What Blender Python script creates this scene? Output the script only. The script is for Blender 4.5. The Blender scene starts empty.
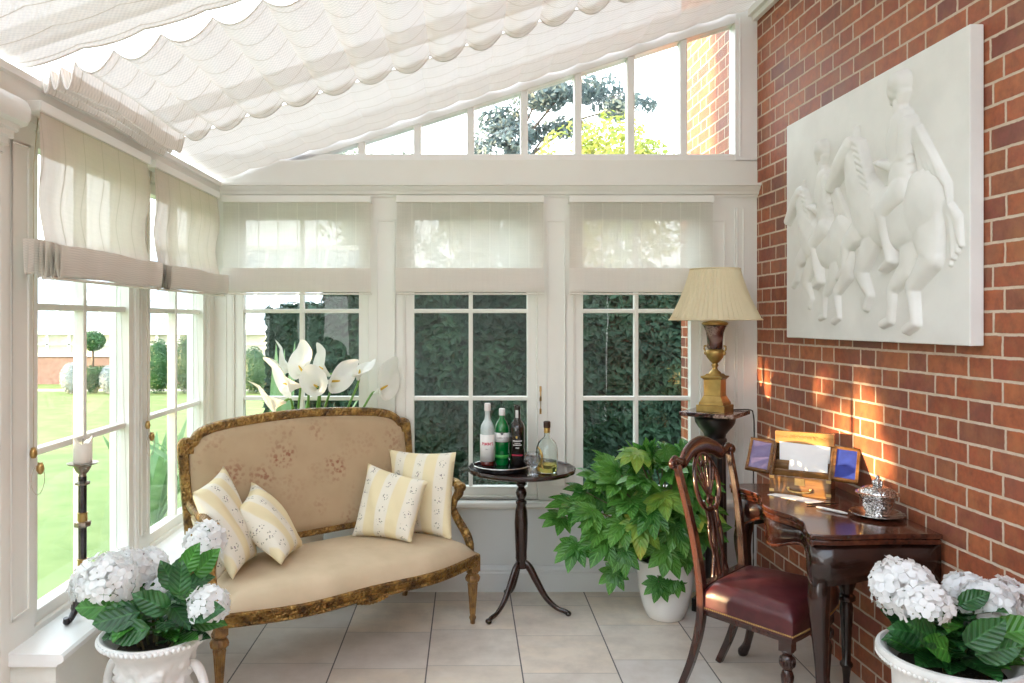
import bpy, bmesh, math, random
import numpy as np
from math import sin, cos, pi, sqrt, radians, atan2
from mathutils import Vector, Matrix, Euler, noise as mnoise
random.seed(7)
SC = bpy.context.scene
COL = SC.collection
EYE = 1.55; FPX = 765.0; CX = 468.0; CY = 321.0

def at(x, y, Y):
    """world point seen at image column x, row y, at depth Y"""
    return Vector(((x-CX)*Y/FPX, Y, EYE-(y-CY)*Y/FPX))

# ------------------------------------------------------------------ materials
def newmat(name):
    m = bpy.data.materials.new(name); m.use_nodes = True
    nt = m.node_tree; nt.nodes.clear()
    out = nt.nodes.new('ShaderNodeOutputMaterial')
    return m, nt, out

class NB:
    """tiny node builder"""
    def __init__(s, nt): s.nt = nt; s.l = nt.links
    def n(s, t, **kw):
        nd = s.nt.nodes.new(t)
        for k, v in kw.items(): setattr(nd, k, v)
        return nd
    def put(s, sock, v):
        if v is None: return
        if isinstance(v, bpy.types.NodeSocket): s.l.new(v, sock)
        else: sock.default_value = v
    def m(s, op, a, b=None, c=None, clamp=False):
        nd = s.n('ShaderNodeMath', operation=op); nd.use_clamp = clamp
        s.put(nd.inputs[0], a); s.put(nd.inputs[1], b)
        if c is not None: s.put(nd.inputs[2], c)
        return nd.outputs[0]
    def mix(s, f, a, b):
        nd = s.n('ShaderNodeMix', data_type='RGBA')
        s.put(nd.inputs[0], f); s.put(nd.inputs[6], a); s.put(nd.inputs[7], b)
        return nd.outputs[2]
    def ramp(s, f, stops, interp='LINEAR'):
        nd = s.n('ShaderNodeValToRGB'); cr = nd.color_ramp; cr.interpolation = interp
        while len(cr.elements) < len(stops): cr.elements.new(0.5)
        for e, (p, c) in zip(cr.elements, stops):
            e.position = p; e.color = c if len(c) == 4 else (*c, 1)
        s.put(nd.inputs[0], f); return nd.outputs[0]
    def coord(s, which='Object'):
        return s.n('ShaderNodeTexCoord').outputs[which]
    def xyz(s, v):
        nd = s.n('ShaderNodeSeparateXYZ'); s.put(nd.inputs[0], v); return nd.outputs
    def comb(s, x=0., y=0., z=0.):
        nd = s.n('ShaderNodeCombineXYZ')
        for i, v in enumerate((x, y, z)): s.put(nd.inputs[i], v)
        return nd.outputs[0]
    def noise(s, v, scale=5., detail=3., rough=.5, out=0):
        nd = s.n('ShaderNodeTexNoise'); s.put(nd.inputs['Vector'], v)
        nd.inputs['Scale'].default_value = scale; nd.inputs['Detail'].default_value = detail
        nd.inputs['Roughness'].default_value = rough
        return nd.outputs[out]
    def voro(s, v, scale=5., out='Distance', feature='F1', rnd=1.):
        nd = s.n('ShaderNodeTexVoronoi', feature=feature); s.put(nd.inputs['Vector'], v)
        nd.inputs['Scale'].default_value = scale; nd.inputs['Randomness'].default_value = rnd
        return nd.outputs[out]
    def white(s, v):
        nd = s.n('ShaderNodeTexWhiteNoise', noise_dimensions='3D'); s.put(nd.inputs[0], v)
        return nd.outputs
    def bump(s, h, strength=.3, dist=.01):
        nd = s.n('ShaderNodeBump'); s.put(nd.inputs['Height'], h)
        nd.inputs['Strength'].default_value = strength; nd.inputs['Distance'].default_value = dist
        return nd.outputs[0]
    def pbsdf(s, col, rough=.5, metal=0., normal=None, spec=.5, coat=0., **kw):
        nd = s.n('ShaderNodeBsdfPrincipled')
        s.put(nd.inputs['Base Color'], col if not isinstance(col, tuple) or len(col) == 4 else (*col, 1))
        s.put(nd.inputs['Roughness'], rough); s.put(nd.inputs['Metallic'], metal)
        nd.inputs['Specular IOR Level'].default_value = spec
        nd.inputs['Coat Weight'].default_value = coat
        nd.inputs['Coat Roughness'].default_value = .08
        if normal is not None: s.put(nd.inputs['Normal'], normal)
        for k, v in kw.items(): s.put(nd.inputs[k.replace('_', ' ')], v)
        return nd.outputs[0]

def c4(c): return (c[0], c[1], c[2], 1.)

def pm(name, col, rough=.5, metal=0., col2=None, scale=8., bump=0., bscale=None, coat=0., spec=.5, detail=4., dist=.01, lo=.35, hi=.65):
    """plain surface with a mottled second colour and a fine bump"""
    m, nt, out = newmat(name); b = NB(nt)
    co = b.coord()
    if col2 is None: col2 = tuple(x*.82 for x in col)
    f = b.ramp(b.noise(co, scale, detail), [(lo, (0, 0, 0)), (hi, (1, 1, 1))])
    c = b.mix(f, c4(col), c4(col2))
    nrm = b.bump(b.noise(co, bscale or scale*4, 4.), bump, dist) if bump else None
    nt.links.new(b.pbsdf(c, rough, metal, nrm, spec, coat), out.inputs[0])
    return m

def leafmat(name, col, col2, scale=6., trans=.25, rough=.35, col3=None, veins=0):
    m, nt, out = newmat(name); b = NB(nt)
    co = b.coord()
    c = b.mix(b.ramp(b.noise(co, scale, 2.), [(.38, (0, 0, 0)), (.62, (1, 1, 1))]), c4(col), c4(col2))
    if col3 is not None:
        c = b.mix(b.ramp(b.noise(co, scale*.45, 1.), [(.6, (0, 0, 0)), (.68, (1, 1, 1))]), c, c4(col3))
    h = b.noise(co, scale*8)
    if veins:
        uv = b.xyz(b.coord('UV')); w = b.m('ABSOLUTE', uv[1])
        ph = b.m('FRACT', b.m('SUBTRACT', b.m('MULTIPLY', uv[0], veins), b.m('MULTIPLY', w, 2.2)))
        rib = b.m('MAXIMUM', b.ramp(b.m('ABSOLUTE', b.m('SUBTRACT', ph, .5)), [(.0, (1, 1, 1)), (.10, (0, 0, 0))]), b.ramp(w, [(.03, (1, 1, 1)), (.09, (0, 0, 0))]))
        c = b.mix(b.m('MULTIPLY', rib, .45), c, c4(tuple(min(1, x*1.9+.02) for x in col2)))
        h = b.m('SUBTRACT', b.m('MULTIPLY', b.m('SINE', b.m('MULTIPLY', ph, pi)), -1.), b.m('MULTIPLY', rib, .3))
    p = b.pbsdf(c, rough, 0, b.bump(h, .45 if veins else .15, .004))
    t = b.n('ShaderNodeBsdfTranslucent'); b.put(t.inputs[0], c)
    mx = b.n('ShaderNodeMixShader'); mx.inputs[0].default_value = trans
    nt.links.new(p, mx.inputs[1]); nt.links.new(t.outputs[0], mx.inputs[2])
    nt.links.new(mx.outputs[0], out.inputs[0]); return m

def fabric(name, col, trans=.45, hole=.15, pitch=.006, seam=None, seam_axis=1, seam_pitch=.15, slub=True, axes=(0, 2)):
    """woven see-through cloth: diffuse + translucent with open weave"""
    m, nt, out = newmat(name); b = NB(nt)
    co = b.coord(); X = b.xyz(co)
    a = b.m('SINE', b.m('MULTIPLY', X[axes[0]], 2*pi/pitch))
    c = b.m('SINE', b.m('MULTIPLY', X[axes[1]], 2*pi/(pitch*1.3)))
    w = b.m('MULTIPLY', b.m('ADD', b.m('MULTIPLY', a, c), 1.), .5)          # 0..1 weave
    nz = b.noise(b.comb(b.m('MULTIPLY', X[axes[0]], 3.), 0., b.m('MULTIPLY', X[axes[1]], 60.)), 2., 2.)
    nz2 = b.noise(b.comb(b.m('MULTIPLY', X[axes[0]], 60.), 0., b.m('MULTIPLY', X[axes[1]], 3.)), 2., 2.)
    hl = b.m('MULTIPLY', b.m('ADD', b.m('MULTIPLY', w, .9), b.m('ADD', b.m('MULTIPLY', nz, .5), b.m('MULTIPLY', nz2, .5))), hole)
    colr = b.mix(b.m('ADD', b.m('MULTIPLY', nz, .5), b.m('MULTIPLY', nz2, .5)), c4(col), c4(tuple(x*.88 for x in col)))
    colr = b.mix(b.m('MULTIPLY', w, .30), colr, c4(tuple(x*.55 for x in col)))
    if seam is not None:
        fr = b.m('FRACT', b.m('DIVIDE', X[seam_axis], seam_pitch))
        ln = b.m('LESS_THAN', fr, .032 if seam_pitch > .12 else .05)
        colr = b.mix(ln, colr, c4(seam))
        hl = b.m('MULTIPLY', hl, b.m('SUBTRACT', 1., ln))
    d = b.n('ShaderNodeBsdfDiffuse'); b.put(d.inputs[0], colr)
    t = b.n('ShaderNodeBsdfTranslucent'); b.put(t.inputs[0], colr)
    tr = b.n('ShaderNodeBsdfTransparent')
    m1 = b.n('ShaderNodeMixShader'); m1.inputs[0].default_value = trans
    nt.links.new(d.outputs[0], m1.inputs[1]); nt.links.new(t.outputs[0], m1.inputs[2])
    m2 = b.n('ShaderNodeMixShader'); b.put(m2.inputs[0], hl)
    nt.links.new(m1.outputs[0], m2.inputs[1]); nt.links.new(tr.outputs[0], m2.inputs[2])
    nt.links.new(m2.outputs[0], out.inputs[0]); return m

def paneglass(name, tint=(.97, .985, .98), refl=1.0):
    m, nt, out = newmat(name); b = NB(nt)
    lw = b.n('ShaderNodeLayerWeight'); lw.inputs[0].default_value = .5
    frv = b.m('ADD', .035, b.m('MULTIPLY', b.m('POWER', lw.outputs['Facing'], 5.), .8))
    tr = b.n('ShaderNodeBsdfTransparent'); tr.inputs[0].default_value = c4(tint)
    gl = b.n('ShaderNodeBsdfGlossy'); gl.inputs['Roughness'].default_value = .015
    X = b.coord()
    b.put(gl.inputs['Normal'], b.bump(b.noise(X, 2.5, 1.), .04, .02))
    mx = b.n('ShaderNodeMixShader'); b.put(mx.inputs[0], b.m('MULTIPLY', frv, refl))
    nt.links.new(tr.outputs[0], mx.inputs[1]); nt.links.new(gl.outputs[0], mx.inputs[2])
    nt.links.new(mx.outputs[0], out.inputs[0]); return m

def solidglass(name, col=(1, 1, 1), rough=0., ior=1.45):
    m, nt, out = newmat(name); b = NB(nt)
    g = b.n('ShaderNodeBsdfGlass'); g.inputs[0].default_value = c4(col)
    g.inputs['Roughness'].default_value = rough; g.inputs['IOR'].default_value = ior
    nt.links.new(g.outputs[0], out.inputs[0]); return m

# ------------------------------------------------------------------ geometry
class MB:
    def __init__(s): s.v = []; s.f = []; s.uv = None
    def add(s, vs, fs, M=None):
        o = len(s.v)
        s.v += [tuple(M @ Vector(v)) if M is not None else tuple(v) for v in vs]
        s.f += [tuple(i+o for i in f) for f in fs]; return s
    def box(s, x0, x1, y0, y1, z0, z1, M=None):
        vs = [(x, y, z) for x in (x0, x1) for y in (y0, y1) for z in (z0, z1)]
        return s.add(vs, [(0, 1, 3, 2), (4, 6, 7, 5), (0, 4, 5, 1), (2, 3, 7, 6), (0, 2, 6, 4), (1, 5, 7, 3)], M)
    def cbox(s, c, d, M=None):
        return s.box(c[0]-d[0]/2, c[0]+d[0]/2, c[1]-d[1]/2, c[1]+d[1]/2, c[2]-d[2]/2, c[2]+d[2]/2, M)
    def lathe(s, prof, seg=32, c=(0, 0, 0), M=None, flute=0, famp=0., cap=True, sq=None):
        """prof: list of (r, z). flute: number of lobes with relative amplitude famp"""
        vs = []; fs = []; n = len(prof)
        for r, z in prof:
            for k in range(seg):
                a = 2*pi*k/seg
                rr = r*(1+famp*cos(flute*a)) if flute else r
                vs.append((c[0]+rr*cos(a), c[1]+rr*sin(a), c[2]+z))
        for i in range(n-1):
            for k in range(seg):
                k2 = (k+1) % seg
                fs.append((i*seg+k, i*seg+k2, (i+1)*seg+k2, (i+1)*seg+k))
        if cap:
            if prof[0][0] > 1e-5: fs.append(tuple(reversed(range(seg))))
            if prof[-1][0] > 1e-5: fs.append(tuple((n-1)*seg+k for k in range(seg)))
        return s.add(vs, fs, M)
    def prism(s, pts, z0, z1, M=None):
        """closed 2-D outline (counter-clockwise) extruded along z"""
        n = len(pts)
        vs = [(x, y, z0) for x, y in pts]+[(x, y, z1) for x, y in pts]
        fs = [tuple(reversed(range(n))), tuple(range(n, 2*n))]
        fs += [(i, (i+1) % n, n+(i+1) % n, n+i) for i in range(n)]
        return s.add(vs, fs, M)
    def sweep(s, path, sec, up=(0, 0, 1), closed=False, scale=None, cap=True, M=None):
        """section points (a along side, b along up) swept along path"""
        P = [Vector(p) for p in path]; n = len(P); up = Vector(up); vs = []; m = len(sec)
        prev = None
        for i in range(n):
            if closed: t = P[(i+1) % n]-P[i-1]
            else: t = P[min(i+1, n-1)]-P[max(i-1, 0)]
            t.normalize()
            sd = t.cross(up)
            if sd.length < .02: sd = prev.copy() if prev else t.cross(Vector((0, 1, 0)))
            sd.normalize(); prev = sd
            u = sd.cross(t); u.normalize()
            k = scale[i] if scale is not None else 1.
            for a, b_ in sec: vs.append(P[i]+sd*(a*k)+u*(b_*k))
        fs = []
        for i in range(n if closed else n-1):
            j = (i+1) % n
            for k in range(m):
                k2 = (k+1) % m
                fs.append((i*m+k, i*m+k2, j*m+k2, j*m+k))
        if cap and not closed:
            fs.append(tuple(reversed(range(m)))); fs.append(tuple((n-1)*m+k for k in range(m)))
        return s.add(vs, fs, M)
    def tube(s, path, r, seg=8, sx=1., closed=False, up=(0, 0, 1), M=None):
        rr = r if isinstance(r, (list, tuple)) else [r]*len(path)
        sec = [(sx*cos(2*pi*k/seg), sin(2*pi*k/seg)) for k in range(seg)]
        return s.sweep(path, sec, up, closed, rr, True, M)
    def grid(s, fn, nu, nv, cu=False, cv=False, M=None):
        vs = [fn(i/(nu if cu else nu-1), j/(nv if cv else nv-1)) for i in range(nu) for j in range(nv)]
        fs = []
        for i in range(nu if cu else nu-1):
            for j in range(nv if cv else nv-1):
                i2 = (i+1) % nu; j2 = (j+1) % nv
                fs.append((i*nv+j, i2*nv+j, i2*nv+j2, i*nv+j2))
        return s.add(vs, fs, M)
    def ball(s, c, r, nu=12, nv=8, M=None):
        if not isinstance(r, (tuple, list)): r = (r, r, r)
        prof = [(max(sin(pi*j/nv), 1e-6), -cos(pi*j/nv)) for j in range(nv+1)]
        T = Matrix.Translation(c) @ Matrix.Diagonal((*r, 1))
        return s.lathe(prof, nu, M=(M @ T) if M is not None else T, cap=False)
    def build(s, name, mat, parent=None, smooth=35, bevel=0., solid=0., sub=0, loc=None, rotz=0., weld=True, flip=False):
        me = bpy.data.meshes.new(name); me.from_pydata(s.v, [], s.f); me.update()
        bm = bmesh.new(); bm.from_mesh(me)
        if weld: bmesh.ops.remove_doubles(bm, verts=bm.verts, dist=1e-6)
        if not s_open(solid): bmesh.ops.recalc_face_normals(bm, faces=bm.faces)
        bm.to_mesh(me); bm.free()
        if s.uv is not None and not weld:
            ul = me.uv_layers.new(name='UVMap')
            for lp in me.loops: ul.data[lp.index].uv = s.uv[lp.vertex_index]
        o = bpy.data.objects.new(name, me); COL.objects.link(o)
        if isinstance(mat, (list, tuple)):
            for mm in mat: me.materials.append(mm)
        else: me.materials.append(mat)
        if smooth:
            me.polygons.foreach_set('use_smooth', [True]*len(me.polygons))
            if smooth < 180: me.set_sharp_from_angle(angle=radians(smooth))
        if solid:
            md = o.modifiers.new('solid', 'SOLIDIFY'); md.thickness = solid; md.offset = 0
        if bevel:
            md = o.modifiers.new('bevel', 'BEVEL'); md.width = bevel; md.segments = 2
            md.limit_method = 'ANGLE'; md.angle_limit = radians(40); md.harden_normals = False
        if sub:
            md = o.modifiers.new('sub', 'SUBSURF'); md.levels = sub; md.render_levels = sub
        if parent is not None: o.parent = parent
        if loc is not None: o.location = loc
        if rotz: o.rotation_euler[2] = rotz
        return o
def s_open(x): return False

def thing(name, label, cat, loc=(0, 0, 0), rotz=0., group=None):
    o = bpy.data.objects.new(name, None); COL.objects.link(o)
    o.empty_display_size = .1
    o.location = loc; o.rotation_euler = (0, 0, rotz)
    return tag(o, label, cat, group)
def tag(o, label, cat, group=None, kind=None):
    o['label'] = label; o['category'] = cat
    if group: o['group'] = group
    if kind: o['kind'] = kind
    return o
def struct(o):
    o['kind'] = 'structure'; return o
def sempty(name, loc=(0, 0, 0)):
    o = bpy.data.objects.new(name, None); COL.objects.link(o); o.location = loc
    return struct(o)
def dup(root, loc=None, rotz=None, label=None, group=None):
    def cp(o, par):
        c = o.copy(); COL.objects.link(c); c.parent = par
        for ch in list(o.children): cp(ch, c)
        return c
    r = cp(root, None)
    if loc is not None: r.location = loc
    if rotz is not None: r.rotation_euler[2] = rotz
    if label: r['label'] = label
    if group: r['group'] = group
    return r
def smoothpath(pts, n=6, closed=False):
    """Catmull-Rom through pts"""
    P = [Vector(p) for p in pts]; out = []; N = len(P)
    rng = range(N) if closed else range(N-1)
    for i in rng:
        p0 = P[i-1] if (i > 0 or closed) else P[0]*2-P[1]
        p1 = P[i]; p2 = P[(i+1) % N]
        p3 = P[(i+2) % N] if (closed or i+2 < N) else P[-1]*2-P[-2]
        for k in range(n):
            t = k/n
            out.append(.5*((2*p1)+(p2-p0)*t+(2*p0-5*p1+4*p2-p3)*t*t+(3*p1-p0-3*p2+p3)*t**3))
    if not closed: out.append(P[-1])
    return out
def lerpl(vals, n=6):
    out = []
    for a, b_ in zip(vals, vals[1:]):
        for k in range(n): out.append(a+(b_-a)*k/n)
    return out+[vals[-1]]
def rotm(x=0, y=0, z=0, loc=(0, 0, 0)):
    return Matrix.Translation(loc) @ Euler((x, y, z)).to_matrix().to_4x4()
def aim(d, roll=0.):
    """matrix turning +Z to direction d"""
    return Vector(d).to_track_quat('Z', 'Y').to_matrix().to_4x4() @ Matrix.Rotation(roll, 4, 'Z')
def textmesh(body, size, extrude=.0003, bold=0.):
    """letters as plain vertices and faces in the xy plane, centred"""
    cu = bpy.data.curves.new('txt', 'FONT'); cu.body = body; cu.size = size; cu.extrude = extrude
    cu.align_x = 'CENTER'; cu.align_y = 'CENTER'; cu.resolution_u = 3; cu.offset = bold
    o = bpy.data.objects.new('txt', cu); COL.objects.link(o)
    bpy.context.view_layer.update()
    dg = bpy.context.evaluated_depsgraph_get()
    me = bpy.data.meshes.new_from_object(o.evaluated_get(dg))
    vs = [tuple(v.co) for v in me.vertices]; fs = [tuple(p.vertices) for p in me.polygons]
    bpy.data.objects.remove(o); bpy.data.curves.remove(cu); bpy.data.meshes.remove(me)
    return vs, fs
# ------------------------------------------------------------------ room materials
M = {}
M['white'] = pm('white_paint', (.80, .80, .75), .38, col2=(.77, .765, .715), scale=3., bump=.02, bscale=60)
M['white2'] = pm('bright_white_paint', (.86, .86, .85), .35, col2=(.83, .83, .82), scale=3.)
M['dado'] = pm('dado_paint', (.66, .685, .68), .42, col2=(.63, .65, .645), scale=3.)
M['glass'] = paneglass('window_glass', (.94, .975, .97), .75)
M['roofglass'] = paneglass('roof_glass', (.96, .98, 1.), .6)

def brick_material():
    m, nt, out = newmat('red_flemish_brick'); b = NB(nt)
    X = b.xyz(b.coord())
    S, H, J, R = .216, .104, .009, .0755
    P = S+H+2*J
    row = b.m('FLOOR', b.m('DIVIDE', X[2], R))
    wob = b.m('MULTIPLY', b.m('SUBTRACT', b.noise(b.coord(), 26., 5., .65), .5), .0085)
    odd = b.m('MODULO', b.m('ABSOLUTE', row), 2.)
    jit = b.m('MULTIPLY', b.m('SUBTRACT', b.white(b.comb(row, 3., 9.))[0], .5), .02)
    u = b.m('ADD', b.m('ADD', b.m('ADD', X[1], 20.), wob), b.m('ADD', b.m('MULTIPLY', odd, P*.5), jit))
    k = b.m('FLOOR', b.m('DIVIDE', u, P))
    mm = b.m('SUBTRACT', u, b.m('MULTIPLY', k, P))
    ish = b.m('GREATER_THAN', mm, S+J)
    loc = b.m('SUBTRACT', mm, b.m('MULTIPLY', ish, S+J))
    wid = b.m('ADD', S, b.m('MULTIPLY', ish, H-S))
    du = b.m('MINIMUM', loc, b.m('SUBTRACT', wid, loc))      # <0 in joint
    v = b.m('ADD', b.m('SUBTRACT', X[2], b.m('MULTIPLY', row, R)), wob)
    dv = b.m('MINIMUM', v, b.m('SUBTRACT', R-J, v))
    d = b.m('MINIMUM', du, dv)
    edge = b.ramp(b.m('ADD', b.m('MULTIPLY', d, 100.), .5), [(.42, (0, 0, 0)), (.62, (1, 1, 1))])
    idv = b.comb(b.m('ADD', b.m('MULTIPLY', k, 2.), ish), row, 1.)
    rnd = b.white(idv)
    base = b.ramp(rnd[0], [(0., (.24, .06, .03)), (.25, (.36, .095, .04)), (.5, (.41, .125, .05)), (.72, (.32, .08, .04)), (.88, (.20, .065, .05)), (1., (.36, .125, .05))])
    n1 = b.noise(b.coord(), 28., 5., .6)
    base = b.mix(b.ramp(n1, [(.35, (0, 0, 0)), (.7, (1, 1, 1))]), base, b.mix(.65, base, (.14, .05, .03, 1)))
    base = b.mix(b.ramp(b.noise(b.coord(), 9., 4., .6), [(.45, (0, 0, 0)), (.75, (.6, .6, .6))]), base, (.36, .15, .06, 1))
    # smoky patches of old soot
    n2 = b.noise(b.coord(), 1.9, 3., .6)
    base = b.mix(b.ramp(n2, [(.56, (0, 0, 0)), (.70, (.45, .45, .45))]), base, (.16, .10, .08, 1))
    mort = b.mix(b.noise(b.coord(), 30., 3.), (.66, .55, .43, 1), (.42, .31, .23, 1))
    col = b.mix(edge, mort, base)
    h = b.m('ADD', b.m('MULTIPLY', edge, 1.), b.m('MULTIPLY', n1, .5))
    nt.links.new(b.pbsdf(col, b.m('ADD', .55, b.m('MULTIPLY', b.m('SUBTRACT', 1., edge), .35)), 0., b.bump(h, .55, .006), .35), out.inputs[0])
    return m
M['brick'] = brick_material()

def floor_material():
    m, nt, out = newmat('limestone_floor_tiles'); b = NB(nt)
    X = b.xyz(b.coord()); W, L = .423, .40
    u = b.m('ADD', X[0], 40*W+.184); ci = b.m('FLOOR', b.m('DIVIDE', u, W))
    off = b.m('MULTIPLY', b.white(b.comb(ci, 2., 5.))[0], L)
    v = b.m('ADD', b.m('ADD', X[1], 20.), off); cj = b.m('FLOOR', b.m('DIVIDE', v, L))
    lu = b.m('SUBTRACT', u, b.m('MULTIPLY', ci, W)); lv = b.m('SUBTRACT', v, b.m('MULTIPLY', cj, L))
    du = b.m('MINIMUM', lu, b.m('SUBTRACT', W, lu)); dv = b.m('MINIMUM', lv, b.m('SUBTRACT', L, lv))
    rnd = b.white(b.comb(ci, cj, 4.))
    base = b.ramp(rnd[0], [(0., (.58, .475, .36)), (.25, (.70, .63, .54)), (.5, (.57, .52, .48)), (.75, (.74, .63, .50)), (1., (.62, .58, .55))])
    # veining within each slab
    vec = b.comb(b.m('ADD', b.m('MULTIPLY', X[0], 1.2), b.m('MULTIPLY', rnd[0], 30.)), b.m('ADD', b.m('MULTIPLY', X[1], 5.), b.m('MULTIPLY', rnd[0], 17.)), 0.)
    vn = b.noise(vec, 3., 5., .6)
    base = b.mix(b.ramp(vn, [(.35, (0, 0, 0)), (.7, (1, 1, 1))]), base, b.mix(.5, base, (.66, .62, .57, 1)))
    base = b.mix(b.ramp(b.noise(b.coord(), 6., 5., .65), [(.40, (0, 0, 0)), (.70, (.75, .75, .75))]), base, (.50, .44, .38, 1))
    g1 = b.m('LESS_THAN', du, .0032); g2 = b.m('LESS_THAN', dv, .0022)
    col = b.mix(g2, base, (.36, .33, .30, 1)); col = b.mix(g1, col, (.10, .09, .085, 1))
    g = b.m('MAXIMUM', g1, g2)
    h = b.m('ADD', b.m('MULTIPLY', b.m('SUBTRACT', 1., g), 1.), b.m('MULTIPLY', vn, .25))
    rough = b.m('ADD', .34, b.m('MULTIPLY', vn, .3))
    nt.links.new(b.pbsdf(col, rough, 0., b.bump(h, .25, .004), .4), out.inputs[0])
    return m
M['floor'] = floor_material()

# ------------------------------------------------------------------ room shell
YN = -1.4                                   # the wall behind the viewer
XL = -1.46                                  # left wall face
def XR(Y): return 1.662-.037*(Y-4.4)        # brick wall face
def ZR(X): return 2.354+.323*(X+1.43)       # underside of the sloping roof
YB = 4.40                                   # back wall post face

mb = MB(); mb.box(-1.62, 1.95, YN-.1, 4.55, -.08, 0.)
struct(mb.build('floor', M['floor'], smooth=0))

mb = MB()
a, c = (XR(YN), YN), (XR(5.78), 5.78)
mb.prism([a, (a[0]+.34, a[1]), (c[0]+.34, c[1]), c], -.35, 6.2)
struct(mb.build('wall_right', M['brick'], smooth=0))

mb = MB(); mb.box(-1.62, 1.86, YN-.12, YN, 0, 2.2)
mb.prism([(-1.62, 2.2), (1.86, 2.2), (1.86, 3.42), (-1.62, 2.32)], 0, .12, Matrix.Translation((0, YN, 0)) @ Matrix.Rotation(pi/2, 4, 'X'))
struct(mb.build('wall_front', M['white'], smooth=0))

# --- lower back wall with skirting and sill
mb = MB(); mb.box(-1.60, 1.67, YB+.005, YB+.13, 0, .52)
struct(mb.build('wall_back', M['dado'], smooth=0))
def molding(prof, x0, x1, name, mat, axis='x', bev=0.):
    """prof: (out, z) polygon extruded along an axis; out is towards the room"""
    mb = MB(); n = len(prof)
    if axis == 'x': vs = [(x, YB-o, z) for x in (x0, x1) for o, z in prof]
    else: vs = [(XL+o, y, z) for y in (x0, x1) for o, z in prof]
    fs = [tuple(range(n)), tuple(reversed(range(n, 2*n)))]+[(i, n+i, n+(i+1) % n, (i+1) % n) for i in range(n)]
    mb.add(vs, fs)
    return mb.build(name, mat, smooth=30)
base_prof = [(-.01, 0), (.024, 0), (.024, .105), (.018, .112), (.018, .125), (.010, .135), (.006, .142), (-.01, .142)]
struct(molding(base_prof, -1.46, 1.66, 'baseboard_back', M['dado']))
sill_prof = [(-.06, .478), (.035, .478), (.040, .486), (.062, .489), (.070, .497), (.070, .512), (.062, .520), (-.06, .520)]
struct(molding(sill_prof, -1.46, 1.66, 'trim_1', M['white']))                     # back window board
# --- back framing: posts, header, transom
def inset_panel(mb, x0, x1, z0, z1, y, axis='x'):
    """raised bead around a recessed panel on a post face"""
    w = .008; d = .006
    for (a0, a1, b0, b1) in ((x0, x1, z1-w, z1), (x0, x1, z0, z0+w), (x0, x0+w, z0, z1), (x1-w, x1, z0, z1)):
        if axis == 'x': mb.box(a0, a1, y-d, y+.002, b0, b1)
        else: mb.box(y-.002, y+d, a0, a1, b0, b1)
k = 1/173.9
def bx(px): return (px-CX)*k
WIN = [(232, 368.5), (403.5, 538), (573.5, 702)]
POST = [(205, 232), (368.5, 403.5), (538, 573.5), (702, 758.5)]
for i, (p0, p1) in enumerate(POST):
    mb = MB(); x0, x1 = bx(p0), bx(p1)
    if i == 0: x0 = -1.60
    mb.box(x0, x1, YB, YB+.12, .52, 2.20)
    if i in (1, 2): inset_panel(mb, x0+.045, x1-.045, .60, 2.13, YB)
    if i == 3:
        inset_panel(mb, x0+.04, x0+.135, .60, 2.13, YB)
        for gx in (.185, .20, .235): mb.box(x0+gx, x0+gx+.007, YB-.005, YB+.001, .52, 2.2)
    if i == 0: mb.box(-1.40, -1.388, YB-.006, YB+.001, .52, 2.2)
    struct(mb.build('trim_%d' % (i+2), M['white'], smooth=0, bevel=.002))
mb = MB(); mb.box(-1.60, 1.67, YB, YB+.12, 2.195, 2.33)
mb.box(-1.60, 1.67, YB-.004, YB+.12, 2.33, 2.476)
struct(mb.build('trim_6', M['white'], smooth=0, bevel=.003))
corn = [(-.01, 2.262), (.012, 2.262), (.014, 2.272), (.026, 2.276), (.030, 2.290), (.048, 2.306), (.052, 2.318), (.064, 2.320), (.066, 2.334), (-.01, 2.342)]
struct(molding(corn, -1.46, 1.69, 'trim_7', M['white']))

def sash(name, x0, x1, z0, z1, zb, wf=.058, plane='x', y=YB, wm=.024):
    """window: sash frame + muntins + one glass mesh; plane 'x' = back wall, 'y' = left wall"""
    e = sempty(name)
    mb = MB(); dpt = .045
    def bb(m, a0, a1, b0, b1, d0, d1):
        if plane == 'x': m.box(a0, a1, y+d0, y+d1, b0, b1)
        else: m.box(y-d1, y-d0, a0, a1, b0, b1)
    bb(mb, x0, x0+wf, z0, z1, .02, .075); bb(mb, x1-wf, x1, z0, z1, .02, .075)
    bb(mb, x0+wf, x1-wf, z0, z0+wf, .02, .075); bb(mb, x0+wf, x1-wf, z1-wf, z1, .02, .075)
    # stepped inner stop
    s = .010
    bb(mb, x0, x0+s, z0, z1, .004, .022); bb(mb, x1-s, x1, z0, z1, .004, .022); bb(mb, x0, x1, z0, z0+s, .004, .022)
    f = mb.build('window_frame', M['white'], e, smooth=0, bevel=.004); 
    mb = MB(); xc = (x0+x1)/2
    bb(mb, xc-wm/2, xc+wm/2, z0+wf, z1-wf, .032, .075)
    for z in zb: bb(mb, x0+wf, x1-wf, z-wm/2, z+wm/2, .034, .075)
    mb.build('muntin', M['white'], e, smooth=0, bevel=.004)
    mb = MB(); bb(mb, x0+wf-.005, x1-wf+.005, z0+wf-.005, z1-wf+.005, .054, .058)
    mb.build('pane', M['glass'], e, smooth=0)
    return e
for i, (p0, p1) in enumerate(WIN):
    sash('window_%d' % (i+1), bx(p0), bx(p1), .535, 2.195, (1.101, 1.608))
mb = MB()
for p0, p1 in WIN: mb.box(bx(p0), bx(p1), YB+.02, YB+.12, .515, .537)
struct(mb.build('trim_8', M['white'], smooth=0))

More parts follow.
